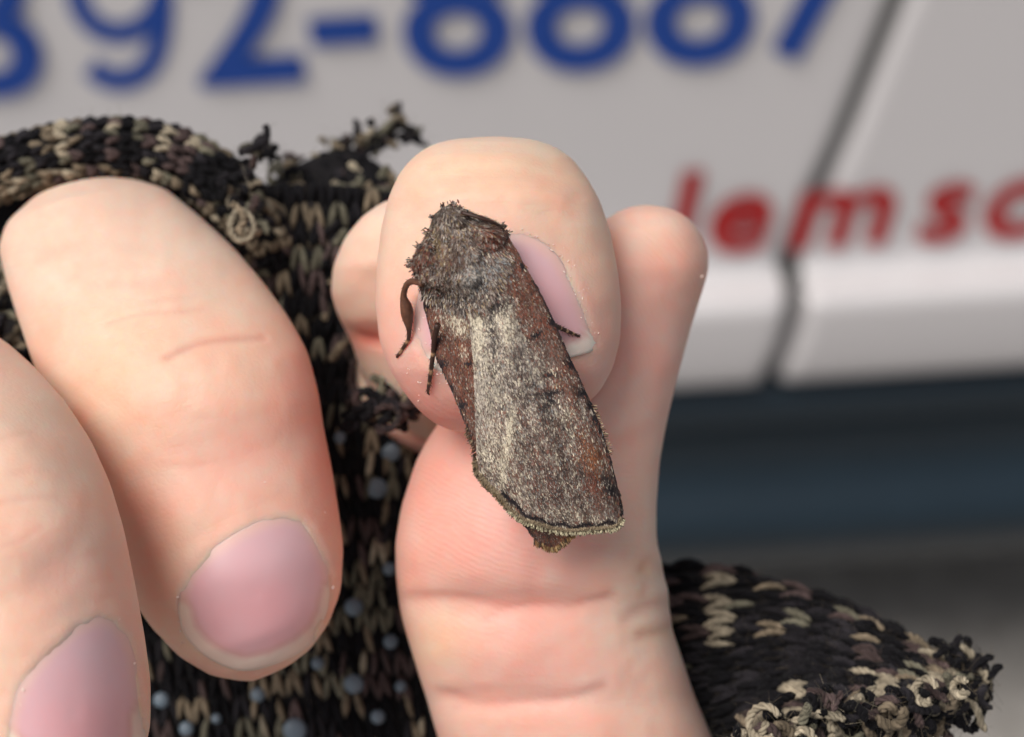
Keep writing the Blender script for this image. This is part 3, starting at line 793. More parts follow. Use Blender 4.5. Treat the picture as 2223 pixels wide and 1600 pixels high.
def curl(mb, p0, size, rad, col, turns=0.8, dirn=None, n=10):
    """a loose bent bit of yarn"""
    d0 = rng.normal(size=3) if dirn is None else np.asarray(dirn, float) + 0.35 * rng.normal(size=3)
    d0 /= np.linalg.norm(d0); ax = rng.normal(size=3); ax[2] *= 2.0; ax /= np.linalg.norm(ax)
    pts = [np.asarray(p0, float)]
    rot = Matrix.Rotation(turns * 2 * math.pi / n * (1 if rng.random() < 0.5 else -1), 3, Vector(ax))
    d = Vector(d0)
    for _ in range(n):
        pts.append(pts[-1] + np.array(d) * size / n + rng.normal(size=3) * size * 0.015); d = rot @ d
    r_ = rad * (0.85 + 0.25 * rng.random(n + 1)); r_[0] *= 0.6; r_[-1] *= 0.5
    ply(mb, np.array(pts), r_, col)
    return np.array(pts)

def fuzz(mb, pts, count, length, col, r=0.009):
    for _ in range(count):
        p0 = pts[rng.integers(len(pts))]
        d = rng.normal(size=3); d /= np.linalg.norm(d); b_ = rng.normal(size=3) * 0.5
        a_ = np.linspace(0, 1, 5)[:, None]
        L_ = length * (0.4 + rng.random())
        v_, f_ = tube(p0 + d * a_ * L_ + b_ * (a_ ** 2) * L_, r, 3, caps=False); mb.add(v_, f_, np.asarray(col) * (0.6 + 0.8 * rng.random()))

# palm fabric between the fingers and the thumb
Sp, wp_ = grid_surface([
 [(-220, 560, -38), (100, 540, -36), (450, 420, -32), (680, 400, -31), (860, 420, -33), (1050, 480, -38)],
 [(-220, 800, -36), (100, 760, -35), (450, 700, -33), (680, 660, -30), (860, 700, -33), (1050, 760, -37)],
 [(-220, 1100, -34), (100, 1100, -34), (450, 1050, -33), (700, 1030, -30), (880, 1060, -31), (1050, 1100, -34)],
 [(-220, 1420, -33), (100, 1420, -33), (450, 1420, -32), (700, 1400, -30), (900, 1420, -31), (1080, 1440, -34)],
 [(-220, 1800, -33), (100, 1800, -32), (450, 1800, -31), (700, 1800, -30), (950, 1800, -31), (1150, 1800, -34)]], 4.0)
def sheet(name, w, mt, parent, off=-0.15):
    n_, m_ = w.shape[:2]; v = w.reshape(-1, 3).copy(); v[:, 2] += off
    v2 = v.copy(); v2[:, 2] -= 0.9
    F = [(i * m_ + j, (i + 1) * m_ + j, (i + 1) * m_ + j + 1, i * m_ + j + 1) for i in range(n_ - 1) for j in range(m_ - 1)]
    F += [tuple(n_ * m_ + q for q in f[::-1]) for f in F]
    return part(name, np.concatenate([v, v2]), F, mt, parent, hand)
sheet('palm_fabric', wp_, M_CLOTH, glove)
kb = MB()
wpalm = lambda s, t: (5.0, 2.0, 2.2, 0.25, 2.2, 1.2)
knit(kb, Sp, 33, 29, wpalm, 0.25, jit=0.2, flip=lambda s, t: True)
ko = kb.build('palm_stitches', M_YARN, glove, hand); ko['kind'] = 'stuff'
# grip dots
def dot(u, v, r):
    # on the fabric: nearest sheet point
    d = (UV(wp_)[0] - u) ** 2 + (UV(wp_)[1] - v) ** 2; k = np.unravel_index(d.argmin(), d.shape); z = wp_[k][2] + 0.55
    V, F = [], []; n_, m_ = 5, 14
    for i in range(n_):
        a_ = i / (n_ - 1) * math.pi / 2
        for j in range(m_):
            th = j * 2 * math.pi / m_
            c = P(u, v, z)
            V.append(c + np.array([1.15 * r * math.cos(a_) * math.cos(th), 1.15 * r * math.cos(a_) * math.sin(th), 0.42 * math.sin(a_)]))
    for i in range(n_ - 1):
        for j in range(m_): F.append((i * m_ + j, i * m_ + (j + 1) % m_, (i + 1) * m_ + (j + 1) % m_, (i + 1) * m_ + j))
    part('grip_dot', V, F, M_DOT, glove, hand)
for u, v, r in [(848, 982, .66), (818, 1060, .70), (768, 1318, .62), (845, 1235, .45), (848, 1393, .5), (768, 1485, .66), (640, 1585, .8), (560, 1508, .5), (820, 1556, .5), (350, 1520, .55), (405, 1582, .5), (738, 950, .4), (690, 1440, .45), (870, 1490, .4), (470, 1560, .35)]:
    dot(u, v, r)

# rolled cuff over the knuckle of the middle finger
cuff_path = crom(np.array([P(p[0], p[1], p[2] - 5) for p in [(-260, 620, -22), (-190, 500, -22), (-90, 412, -21), (20, 365, -20), (130, 334, -20), (240, 322, -20), (340, 330, -20), (430, 366, -20), (505, 428, -20), (565, 510, -21), (620, 620, -24), (680, 760, -29)]]) * np.array([1, 1, 1.0]), 60)
ct = np.gradient(cuff_path, axis=0); ct /= np.linalg.norm(ct, axis=1)[:, None]
CR_ = np.interp(np.linspace(0, 1, 60), [0, .3, .7, .85, 1], [2.0, 1.9, 1.9, 1.5, 0.9])
def Scuff(s, t):
    i = np.clip(s, 0, 1) * 58.999; i0 = np.floor(i).astype(int); f = (i - i0)[..., None]
    c = cuff_path[i0] * (1 - f) + cuff_path[i0 + 1] * f; tt = ct[i0]
    n1 = np.cross(tt, np.array([0, 0, 1.0])); n1 /= np.linalg.norm(n1, axis=-1)[..., None]
    if True: n1 = np.where((n1[..., 1:2] < 0), -n1, n1) if False else n1
    th = (t * 1.5 - 0.75) * math.pi
    return c + (np.sin(th)[..., None] * n1 + np.cos(th)[..., None] * np.array([0, 0, 1.0])) * CR_[i0][..., None]
v_, f_ = tube(cuff_path, CR_ - 0.12, 18)
part('finger_cuff', v_, f_, M_CLOTH, glove, hand)
kc = MB()
def wcuff(s, t):
    if t > 0.62: return (1.2, 0.8, 3.6, 1.0, 1.4, 1.5)
    if t > 0.34: return (4.5, 2.2, 1.0, 0.3, 1.6, 1.0)
    return (2.5, 1.5, 2.0, 1.2, 1.2, 2.0)
def knit_rows(mb, S, ns, nt, weights, rad):
    # stitches whose columns run along the first coordinate
    S2 = lambda s, t: S(t, s)
    knit(mb, S2, nt, ns, lambda s, t: weights(t, s), rad, plied=True, jit=0.22)
knit_rows(kc, Scuff, 52, 8, wcuff, 0.24)
o = kc.build('finger_cuff_stitches', M_YARN, glove, hand); o['kind'] = 'stuff'

# back of the glove finger behind the cuff and the index-finger cuff: dark knit lump with frayed yarn
ib = Body((640, 330), (800, 900),
    [(700, 345), (640, 365), (585, 405), (560, 470), (570, 560), (610, 700), (680, 850), (760, 900)],
    [(700, 345), (760, 325), (830, 360), (880, 420), (900, 520), (900, 700), (880, 850), (760, 900)],
    [(0, -36), (300, -33), (600, -36)], [(0, 1), (40, 4), (200, 7), (500, 6), (600, 2)])
fs = Body((250, 330), (250, 950),
    [(250, 345), (110, 362), (-10, 420), (-90, 520), (-120, 700), (-60, 900), (200, 950)],
    [(250, 345), (390, 362), (505, 440), (570, 530), (630, 650), (600, 900), (200, 950)],
    [(0, -33), (620, -36)], [(0, 1), (20, 3), (100, 7), (500, 9), (620, 3)])
part('finger_sleeve', *fs.mesh(), M_CLOTH, glove, hand)
part('index_cuff', *ib.mesh(), M_CLOTH, glove, hand)
fr = MB(); fz = MB(); ends = []
wfray = (3.2, 1.6, 1.6, 0.5, 1.5, 1.5)
# body of the index cuff covered in tangled stitches
bi = BVHTree.FromPolygons([tuple(p) for p in ib.mesh()[0]], ib.mesh()[1])
n_done = 0
while n_done < 420:
    u, v = rng.uniform(555, 905), rng.uniform(330, 900)
    d = Vector(P(u, v, 0)) - EYE; loc, no, _, _ = bi.ray_cast(EYE, d.normalized())
    if loc is None: continue
    n_done += 1
    pts = curl(fr, np.array(loc) + np.array(no) * 0.1, rng.uniform(1.2, 2.6), rng.uniform(0.22, 0.36), pick(wfray), turns=rng.uniform(0.1, 0.5), dirn=np.array([0.5, -1.0, 0.25]) if rng.random() < .6 else None)
    if rng.random() < 0.15: ends.append(pts)
# tufts standing above the silhouettes: (u, v, z, direction, how many)
for u, v, z, dr, k, spread in [
    (560, 345, -22, (0.3, 1.0, 0), 5, 14), (600, 390, -26, (0.1, 1, 0), 6, 25), (655, 385, -33, (0.05, 1, 0), 6, 18), (700, 390, -33, (0.1, 1, 0), 8, 22), (752, 345, -35, (0.3, 1, 0), 14, 28), (795, 320, -36, (0.5, 1, 0), 16, 26), (835, 285, -37, (0.5, 0.8, 0), 9, 20), (868, 268, -38, (0.6, 0.4, 0.3), 6, 14), (888, 285, -38, (0.3, -0.9, 0.4), 4, 8),
    (535, 480, -17, (0.3, -0.3, .6), 7, 22), (520, 400, -18, (0.3, 0.6, .3), 8, 26), (560, 430, -20, (0, 0, .6), 8, 30), (580, 330, -22, (0.5, 0.4, 0), 3, 8), (800, 430, -33, (0.2, 0.4, 1), 10, 40), (790, 370, -35, (0.2, 0.4, 1), 12, 36), (700, 480, -29, (0, 0, 1), 10, 50)]:
    for _ in range(k):
        c = P(u + rng.normal() * spread, v + rng.normal() * spread, z - 4 + rng.normal() * 0.8)
        ends.append(curl(fr, c, rng.uniform(1.0, 2.3), rng.uniform(0.2, 0.34), pick(wfray), rng.uniform(0.2, 0.8), dr))
# the upright loose end and the cream loop by the cuff
def strand(pts, r, col):
    p = crom(np.array([P(*q) for q in pts]), 26); ply(fr, p, np.linspace(r, r * 0.75, 26) * (0.85 + 0.3 * rng.random(26)), col); ends.append(p)
strand([(520, 330, -21), (550, 322, -21), (575, 305, -21), (580, 285, -21), (576, 272, -21)], 0.36, CHAR)
strand([(515, 455, -16), (500, 490, -15), (510, 518, -15), (535, 522, -15), (552, 500, -15), (545, 470, -15.5), (525, 455, -16)], 0.24, np.array(CREAM) * 0.7)
strand([(535, 515, -15.4), (520, 500, -15.2), (530, 470, -15.6), (505, 440, -16)], 0.32, TAN)
strand([(735, 760, -24), (770, 705, -23), (795, 720, -23), (790, 750, -23), (765, 790, -24)], 0.36, MAUVE)
strand([(720, 780, -24), (745, 745, -23.5), (775, 715, -23.5)], 0.34, TAN)
for _ in range(46):
    curl(fr, P(840 + rng.normal() * 34, 892 + rng.normal() * 14, -17 + rng.normal() * .8), rng.uniform(1.2, 2.2), .32, pick((7, 3, .4, .1, 1.6, .2)), .4)
for k in range(2):
    strand([(800 + k * 14, 905 - 12 * k, -15.5), (840 + 8 * k, 880 - 10 * k, -15), (868, 900, -15), (850, 930, -15), (815, 925, -15.5)], 0.27, [np.array(MAUVE) * .7, CHAR, CHAR][k])
strand([(0, 640, -22), (15, 610, -21), (12, 585, -21), (-8, 590, -21)], 0.5, np.array(CREAM) * .8)
for _ in range(60):
    u, v = rng.uniform(-40, 90), rng.uniform(560, 860)
    ends.append(curl(fr, P(u, v, -21 + rng.normal()), rng.uniform(1.2, 2.4), 0.33, pick((5, 2, 1.2, .6, 1.2, .8)), 0.3))

# thumb cuff at the right: flaring sheet with a frayed rim
St, wt_ = grid_surface([
 [(1330, 1300, -38), (1480, 1290, -36), (1650, 1320, -33), (1800, 1370, -29), (1930, 1430, -24), (2030, 1480, -19)],
 [(1350, 1236, -30), (1500, 1228, -28), (1680, 1258, -25), (1830, 1312, -21), (1960, 1378, -17), (2060, 1440, -13)],
 [(1370, 1330, -24), (1520, 1325, -21), (1690, 1345, -18), (1840, 1385, -15), (1960, 1430, -12), (2062, 1478, -10)],
 [(1390, 1480, -22), (1540, 1460, -18), (1700, 1455, -15), (1840, 1465, -12), (1950, 1490, -10), (2050, 1520, -9)],
 [(1420, 1700, -21), (1550, 1650, -17), (1690, 1590, -13), (1820, 1555, -10), (1930, 1545, -9), (2040, 1555, -9)],
 [(1450, 1850, -22), (1580, 1800, -18), (1720, 1720, -13), (1850, 1680, -10), (1950, 1650, -10), (2040, 1640, -11)]])
sheet('thumb_cuff', wt_, M_CLOTH, glove)
kt = MB()
def wthumb(s, t):
    if s > 0.72 and t < 0.62: return (5.0, 2.0, 1.0, 1.2, 1.0, 0.6)
    if t < 0.34: return (6.0, 3.0, 1.0, 0.4, 2.2, 0.8)
    return (8, 3.0, 0.4, 0.12, 1.6, 0.3)
knit_rows(kt, St, 13, 19, wthumb, 0.26)
o = kt.build('thumb_cuff_stitches', M_YARN, glove, hand); o['kind'] = 'stuff'
rim = crom(np.array([(2075, 1430, -12), (2110, 1450, -11), (2100, 1490, -10), (2040, 1520, -8), (1960, 1535, -6), (1880, 1540, -5), (1800, 1535, -5), (1730, 1550, -5), (1660, 1580, -5), (1630, 1630, -5)], float), 80)
wr_ = (3.6, 2.0, 1.3, 1.6, 1.3, 0.6)
for k in range(210):
    q = rim[rng.integers(80)] + np.array([rng.normal() * 16, abs(rng.normal()) * 26, rng.normal() * 0.7])
    ends.append(curl(fr, P(*q), rng.uniform(1.6, 3.6), rng.uniform(0.24, 0.36), pick(wr_), rng.uniform(0.4, 1.0)))
for u0, v0, s_ in [(1660, 1570, 34), (1760, 1560, 38), (1800, 1590, 40), (1970, 1530, 26), (2010, 1500, 24), (1900, 1580, 30), (2085, 1492, 16)][::2]:
    th = np.linspace(0.3, 5.2, 9) + rng.random()
    strand([(u0 + s_ * math.cos(t_), v0 + s_ * 1.1 * math.sin(t_), -4.0 + 0.8 * math.sin(t_ * 1.3)) for t_ in th], 0.30, np.array(CREAM) * (0.85 + 0.3 * rng.random()))
for k in range(26):
    q = (2085 + rng.normal() * 16, 1448 + rng.normal() * 24, -11 + rng.normal())
    ends.append(curl(fr, P(*q), rng.uniform(0.9, 1.8), 0.26, pick((4, 2, .6, .6, 1, 1)), 0.7))
o = fr.build('frayed_yarn', M_YARN, glove, hand); o['kind'] = 'stuff'
for pts in ends: fuzz(fz, pts, 12, 0.8, pick((2, 3, 2, 1.5, 1, 2)))
for src, cnt in ((cuff_path + np.array([0, 1.6, 0.6]), 350), (wt_[5:30, 8:].reshape(-1, 3) + np.array([0, 0, 0.4]), 500), (wp_.reshape(-1, 3) + np.array([0, 0, .5]), 500)):
    fuzz(fz, src, cnt, 1.0, np.array(TAN) * 0.7)
o = fz.build('yarn_fuzz', M_YARN, glove, hand); o['kind'] = 'stuff'

# ------------------------------------------------------------------ moth
MA, MBp = np.array([985.0, 450.0]), np.array([1235.0, 1175.0])
mdv = (MBp - MA) / np.linalg.norm(MBp - MA); mpv = np.array([mdv[1], -mdv[0]]); MLEN = np.linalg.norm(MBp - MA)
def mtw(u, v): return ((u - MA[0]) * mdv[0] + (v - MA[1]) * mdv[1], (u - MA[0]) * mpv[0] + (v - MA[1]) * mpv[1])
def zbase(t): return np.interp(t / MLEN, [0, 0.35, 0.6, 1.0], [3.9, 3.9, 3.2, -2.4]) if False else 4.2 - 6.4 * np.clip(t / MLEN, 0, 1.1) ** 3
def zwing(u, v, side):
    t, w = mtw(np.asarray(u, float), np.asarray(v, float))
    wr = w - np.interp(t, [0, 200, 500, 740], [10, 18, 30, 40])
    half = np.interp(t, [0, 150, 500, 740], [105, 120, 150, 165])
    hgt = np.interp(t, [0, 200, 500, 740], [2.0, 2.0, 1.7, 1.0])
    x = wr / half
    z = zbase(t) + hgt * (1 - np.abs(x) ** 1.7)
    z += 0.10 * np.sin(wr / 13.0 + t / 300) * np.clip(t / 400, 0, 1)           # folds between the veins
    z += 0.05 * (vnoise(u, v, 40, 6) - 0.5)
    return z + (0.28 if side > 0 else 0.0)

RW_L = [(1040, 520), (1016, 585), (1017, 650), (1021, 720), (1027, 780), (1030, 840), (1031, 900), (1034, 960), (1035, 1000), (1041, 1030), (1062, 1052), (1086, 1076), (1106, 1100), (1132, 1123), (1190, 1143), (1235, 1150), (1280, 1147), (1334, 1141)]
RW_R = [(1098, 505), (1130, 560), (1170, 630), (1199, 690), (1230, 760), (1262, 830), (1285, 880), (1308, 940), (1321, 985), (1334, 1030), (1345, 1075), (1350, 1100), (1346, 1124), (1334, 1141)]
LW_L = [(898, 590), (912, 612), (920, 660), (934, 720), (946, 772), (975, 832), (995, 880), (1015, 930), (1036, 985), (1080, 1055), (1130, 1128), (1163, 1172), (1200, 1186)]
LW_R = [(1000, 560), (1040, 640), (1060, 700), (1100, 850), (1150, 1000), (1200, 1100), (1238, 1148), (1232, 1166), (1200, 1186)]
wing_poly = {1: np.array(RW_L + RW_R[::-1]), -1: np.array(LW_L + LW_R[::-1])}

moth = root('moth', P(1120, 830, 2.0))
tag(moth, 'mottled grey brown moth with rust edged folded wings resting on the index fingernail', 'moth')

def wing(side, Lp, Rp):
    b = Body(MA, MBp, Lp, Rp, [(0, 0), (1, 0)], [(0, 1), (1, 1)], n=90, sm=3)
    m_ = 26; w = b.L[:, None] + (b.R - b.L)[:, None] * np.linspace(0, 1, m_)[None]
    u, v = b.px(b.t[:, None] + 0 * w, w); z = zwing(u, v, side)
    top = P(u, v, z); bot = top.copy(); bot[..., 2] -= 0.07
    n_ = len(b.t); k = n_ * m_
    F = []
    for i in range(n_ - 1):
        for j in range(m_ - 1):
            q = (i * m_ + j, (i + 1) * m_ + j, (i + 1) * m_ + j + 1, i * m_ + j + 1); F.append(q); F.append(tuple(k + x for x in q[::-1]))
    edge = [i * m_ for i in range(n_)] + [(n_ - 1) * m_ + j for j in range(1, m_)] + [i * m_ + m_ - 1 for i in range(n_ - 2, -1, -1)] + [j for j in range(m_ - 2, 0, -1)]
    for a_, c_ in zip(edge, edge[1:] + edge[:1]): F.append((a_, c_, k + c_, k + a_))
    return part('forewing', np.concatenate([top.reshape(-1, 3), bot.reshape(-1, 3)]), F, M_MEMB, moth)

# scale colours (as the scales look; sRGB)
CCREAM, CPALE, CTAUPE, CBROWN, CRUST, CDARK, CBLUE, CORANGE, COLIVE = [lin(c) for c in ((220, 208, 184), (176, 166, 155), (128, 115, 108), (96, 74, 65), (118, 64, 50), (42, 37, 40), (136, 140, 142), (150, 92, 58), (150, 128, 92))]
def blob(u, v, cu, cv, ru, rv, ang=0.0):
    c, s = math.cos(R(ang)), math.sin(R(ang)); x, y = u - cu, v - cv
    return np.exp(-((x * c + y * s) / ru) ** 2 - ((-x * s + y * c) / rv) ** 2)
def wing_colours(u, v, side):
    n = len(u); t, w = mtw(u, v)
    prob = np.zeros((n, 9))                                   # cream pale taupe brown rust dark blue orange olive
    prob[:] = (0.08, 0.26, 0.36, 0.20, 0.05, 0.20, 0.05, 0.0, 0.0)
    q = seg_dist(u, v, RW_R if side > 0 else LW_L)            # distance from the front edge
    cost = np.clip(2.4 - q / (34 if side > 0 else 44), 0, 1)
    if side > 0:
        fade = np.clip((960 - v) / 160, 0.45, 1)
        cost = cost * fade
    else:
        cost = np.maximum(cost, np.clip((1010 - v) / 80, 0, 1) * np.clip((v - 700) / 80, 0, 1) * 0.85)
        cost = np.maximum(cost, np.clip((v - 1090) / 40, 0, 1) * 0.8)
    cost = np.clip(cost + (vnoise(u, v, 22, 1) - 0.5) * 0.6 * (cost > 0.05), 0, 1)
    rustp = np.array((0.012, 0.05, 0.12, 0.36, 0.52, 0.12, 0.0, 0.04, 0.03))
    prob = prob * (1 - cost[:, None]) + rustp * cost[:, None]
    # streaky light and dark runs following the veins
    st = vnoise(w * 1.0, t, 11, 2) * 0.5 + vnoise(w * 2.2, t * 0.35, 24, 3) * 0.5
    lt_ = np.clip((st - 0.5) * 5.0, -1, 1) * (1 - cost)
    prob[:, 0] += np.clip(lt_, 0, 1) * 0.35; prob[:, 1] += np.clip(lt_, 0, 1) * 0.2
    prob[:, 5] += np.clip(-lt_, 0, 1) * 0.45; prob[:, 3] += np.clip(-lt_, 0, 1) * 0.25
    def put(k, wgt):
        if k == 5: wgt = wgt * 1.25
        prob[:] = prob * (1 - np.clip(wgt, 0, 1))[:, None]; prob[:, k] += np.clip(wgt, 0, 1)
    if side > 0:
        put(0, 0.22 * blob(u, v, 1055, 800, 42, 250, -6)); put(4, 0.2 * np.clip((v - 840) / 120, 0, 1)); put(3, 0.15 * np.clip((v - 840) / 120, 0, 1))
        put(0, 0.8 * blob(u, v, 1033, 690, 14, 45, -4)); put(0, 0.5 * blob(u, v, 1040, 760, 16, 50, -4)); put(0, 0.5 * blob(u, v, 1095, 695, 18, 38, -15)); put(0, .45 * blob(u, v, 1100, 730, 10, 14))
        put(0, 0.75 * blob(u, v, 1104, 930, 9, 60, 8)); put(0, 0.75 * blob(u, v, 1090, 1010, 7, 60, 6)); put(0, 0.4 * blob(u, v, 1060, 980, 22, 70)); put(1, .5 * blob(u, v, 1045, 860, 25, 120))
        put(0, 0.45 * blob(u, v, 1230, 895, 14, 16)); put(0, .35 * blob(u, v, 1190, 800, 24, 14, 25)); put(0, .4 * blob(u, v, 1235, 1110, 70, 12, 6))
        put(5, 0.8 * blob(u, v, 1068, 640, 14, 30, 10)); put(5, 0.7 * blob(u, v, 1085, 655, 20, 12)); put(5, 0.6 * blob(u, v, 1065, 700, 6, 60, -4)); put(6, .4 * blob(u, v, 1090, 590, 20, 24))
        put(2, 0.5 * blob(u, v, 1190, 770, 26, 40, -25)); put(3, 0.35 * blob(u, v, 1190, 760, 26, 30, -25))
        put(5, 0.95 * blob(u, v, 1160, 720, 18, 6, -30)); put(5, 0.75 * blob(u, v, 1190, 806, 22, 7, 8)); put(5, .8 * blob(u, v, 1195, 845, 28, 7, -8)); put(4, .6 * blob(u, v, 1180, 838, 14, 5, -20))
        put(5, 0.75 * blob(u, v, 1195, 860, 10, 9)); put(5, 0.5 * blob(u, v, 1185, 880, 14, 28)); put(3, .9 * blob(u, v, 1212, 908, 9, 5)); put(5, .7 * blob(u, v, 1222, 923, 6, 5)); put(3, .8 * blob(u, v, 1205, 918, 8, 8))
        for cu, cv, ru, rv in ((1194, 692, 8, 12), (1236, 782, 9, 13), (1261, 846, 12, 10), (1278, 873, 9, 8), (1130, 572, 6, 10), (1288, 897, 7, 9)): put(5, 0.97 * blob(u, v, cu, cv, ru, rv, -25))
        put(7, 0.7 * blob(u, v, 1283, 985, 20, 36, -15)); put(4, .5 * blob(u, v, 1290, 1045, 16, 22)); put(5, 0.85 * blob(u, v, 1325, 1055, 14, 26, -15)); put(5, 0.5 * blob(u, v, 1312, 1030, 16, 12)); put(5, .6 * blob(u, v, 1300, 925, 14, 5, -60))
        put(5, 0.45 * blob(u, v, 1210, 1060, 10, 40, -5)); put(4, 0.35 * blob(u, v, 1195, 1045, 12, 12)); put(4, .3 * blob(u, v, 1120, 1020, 10, 22)); put(5, .4 * blob(u, v, 1175, 1085, 10, 20)); put(2, .5 * blob(u, v, 1325, 1105, 24, 20))
        tm = seg_dist(u, v, [p for p in RW_L if p[1] > 1020] )
        put(5, 0.8 * 1.2 * np.exp(-((tm - 13 - 3 * np.sin(u / 8)) / 4.5) ** 2) * (u > 1085))
        put(8, 0.75 * np.clip(1 - tm / 9, 0, 1))
        put(5, 0.65 * np.exp(-((q - 1) / 3.5) ** 2) * (v > 600))
        put(1, .7 * blob(u, v, 1152, 540, 10, 10) ) if False else None
    else:
        put(0, 0.65 * blob(u, v, 985, 690, 26, 18, 30)); put(0, 0.6 * blob(u, v, 1003, 712, 14, 10)); put(1, .5 * blob(u, v, 970, 668, 22, 14)); put(0, .4 * blob(u, v, 1005, 760, 8, 16))
        put(5, 0.7 * blob(u, v, 1000, 665, 24, 12)); put(5, .5 * blob(u, v, 960, 640, 24, 20)); put(5, 0.95 * blob(u, v, 1014, 783, 12, 5, -25))
        for cu, cv, ru, rv in ((944, 735, 9, 17), (957, 785, 9, 14), (1002, 872, 10, 12), (924, 657, 10, 5), (975, 835, 8, 10)): put(5, 0.95 * blob(u, v, cu, cv, ru, rv, 30))
        put(5, 0.75 * blob(u, v, 1140, 1140, 12, 14)); put(5, .5 * blob(u, v, 1178, 1158, 14, 10)); put(3, .5 * blob(u, v, 1190, 1165, 20, 12)); put(7, .5 * blob(u, v, 1222, 1168, 14, 10))
        put(5, 0.5 * np.exp(-((q - 1) / 3.5) ** 2))
    prob = np.clip(prob, 0, None); prob /= prob.sum(1)[:, None]
    k = (prob.cumsum(1) > rng.random(n)[:, None]).argmax(1)
    pal = np.array([CCREAM, CPALE, CTAUPE, CBROWN, CRUST, CDARK, CBLUE, CORANGE, COLIVE])
    return (pal[k] * 0.66 + (prob @ pal) * 0.34) * (0.85 + 0.3 * rng.random((n, 1))) * (0.62 + 0.76 * (0.6 * vnoise(w * 1.0 + 0.05 * t, t * 0.11, 7, 5) + 0.4 * vnoise(u, v, 14, 6)))[:, None]

def scatter_scales(name, pts, nrm, dirs, cols, L_, W_, lift, parent, curve=0.0):
    """leaf-shaped scales, shingled; every array is per scale"""
    n = len(pts)
    d = dirs - (dirs * nrm).sum(1)[:, None] * nrm; d /= np.linalg.norm(d, axis=1)[:, None] + 1e-9
    s = np.cross(nrm, d)
    up = nrm
    L_, W_, lift = (np.broadcast_to(np.asarray(x, float), (n,))[:, None] for x in (L_, W_, lift))
    b = pts + up * 0.02
    v = np.stack([b - s * W_ * 0.32, b + s * W_ * 0.32,
                  b + d * L_ * 0.55 + s * W_ * 0.5 + up * lift * 0.5, b + d * L_ * 0.55 - s * W_ * 0.5 + up * lift * 0.5,
                  b + d * L_ * 0.95 + s * W_ * 0.32 + up * (lift - curve), b + d * L_ - s * W_ * 0.25 + up * (lift - curve)], 1).reshape(-1, 3)
    base = np.arange(n)[:, None] * 6
    f = np.concatenate([base + np.array([[0, 1, 2, 3]]), base + np.array([[3, 2, 4, 5]])]).astype(np.int32)
    o = part(name, v, f, M_SCALE, parent, moth, False, np.repeat(cols, 6, 0)); o['kind'] = 'stuff'
    return o

def wing_scales(side, count, parent):
    poly = wing_poly[side]
    lo, hi = poly.min(0), poly.max(0)
    q = rng.uniform(lo, hi, (count * 3, 2)); q = q[inside(q[:, 0], q[:, 1], poly)][:count]
    if side < 0:                                              # what the upper wing hides is bare
        rp = np.array(RW_L + RW_R[::-1], float); hid = inside(q[:, 0], q[:, 1], rp) & (seg_dist(q[:, 0], q[:, 1], RW_L) > 10)
        q = q[~hid]
    u, v = q[:, 0], q[:, 1]
    z = zwing(u, v, side); p = P(u, v, z)
    e = 3.0
    du = P(u + e, v, zwing(u + e, v, side)) - p; dv = P(u, v + e, zwing(u, v + e, side)) - p
    n = np.cross(du, -dv) * 1.0; n = np.where(n[:, 2:3] < 0, -n, n); n /= np.linalg.norm(n, axis=1)[:, None]
    ang = rng.normal(0, 0.16, len(u))
    d2 = np.stack([mdv[0] * np.cos(ang) - mdv[1] * np.sin(ang), -(mdv[1] * np.cos(ang) + mdv[0] * np.sin(ang)), np.zeros(len(u))], 1)
    n = n + rng.normal(0, 0.10, n.shape); n /= np.linalg.norm(n, axis=1)[:, None]
    cols = wing_colours(u, v, side)
    rough_edge = 1.0 + 0.5 * (seg_dist(u, v, RW_R) < 12) * (v > 880) * (side > 0)
    scatter_scales('wing_scales', p, n, d2, cols, rng.uniform(0.20, 0.38, len(u)) * rough_edge, rng.uniform(0.05, 0.09, len(u)), rng.uniform(0.005, 0.045, len(u)), parent)

wr = wing(1, RW_L, RW_R); wr['label'] = 'upper forewing lying over the other'
wlft = wing(-1, LW_L, LW_R); wlft['label'] = 'lower forewing with a rusty edge'
wing_scales(1, 90000, wr)
wing_scales(-1, 62000, wlft)

# fringe of hair scales along the outer margin
def fringe(path, out, parent, side, n, cols, L0, L1, zoff, w=0.07, back=0.0):
    p = crom(np.c_[np.array(path, float), np.zeros(len(path))], 400)[:, :2]
    i = rng.integers(0, 399, n); q = p[i] + rng.normal(0, 1.2, (n, 2))
    tg = p[np.minimum(i + 6, 399)] - p[np.maximum(i - 6, 0)]; tg /= np.linalg.norm(tg, axis=1)[:, None] + 1e-9
    nn = np.stack([tg[:, 1], -tg[:, 0]], 1) * out
    q = q - nn * back
    d = nn + mdv[None] * 0.5 + rng.normal(0, 0.22, (n, 2))
    z = zwing(q[:, 0], q[:, 1], side) + zoff
    pts = P(q[:, 0], q[:, 1], z); dirs = np.c_[d[:, 0], -d[:, 1], rng.normal(-0.15, 0.15, n)]
    nrm = np.tile([0.0, 0, 1.0], (n, 1)) + rng.normal(0, 0.25, (n, 3)); nrm /= np.linalg.norm(nrm, axis=1)[:, None]
    c = np.array(cols)[rng.integers(0, len(cols), n)] * (0.7 + 0.6 * rng.random((n, 1)))
    scatter_scales('fringe', pts, nrm, dirs, c, rng.uniform(L0, L1, n), w * rng.uniform(0.7, 1.4, n), rng.uniform(-0.03, 0.06, n), parent)
TERM = [(1036, 1000), (1041, 1028), (1062, 1052), (1086, 1076), (1106, 1100), (1132, 1123), (1190, 1143), (1235, 1150), (1280, 1147), (1334, 1141), (1347, 1122)]
FP = lin((186, 176, 146)); FO = lin((132, 116, 94)); FD = lin((70, 56, 44))
fringe(TERM[4:], -1, wr, 1, 800, [FP, FP, lin((160, 150, 124)), FD], 0.26, 0.42, -0.06)
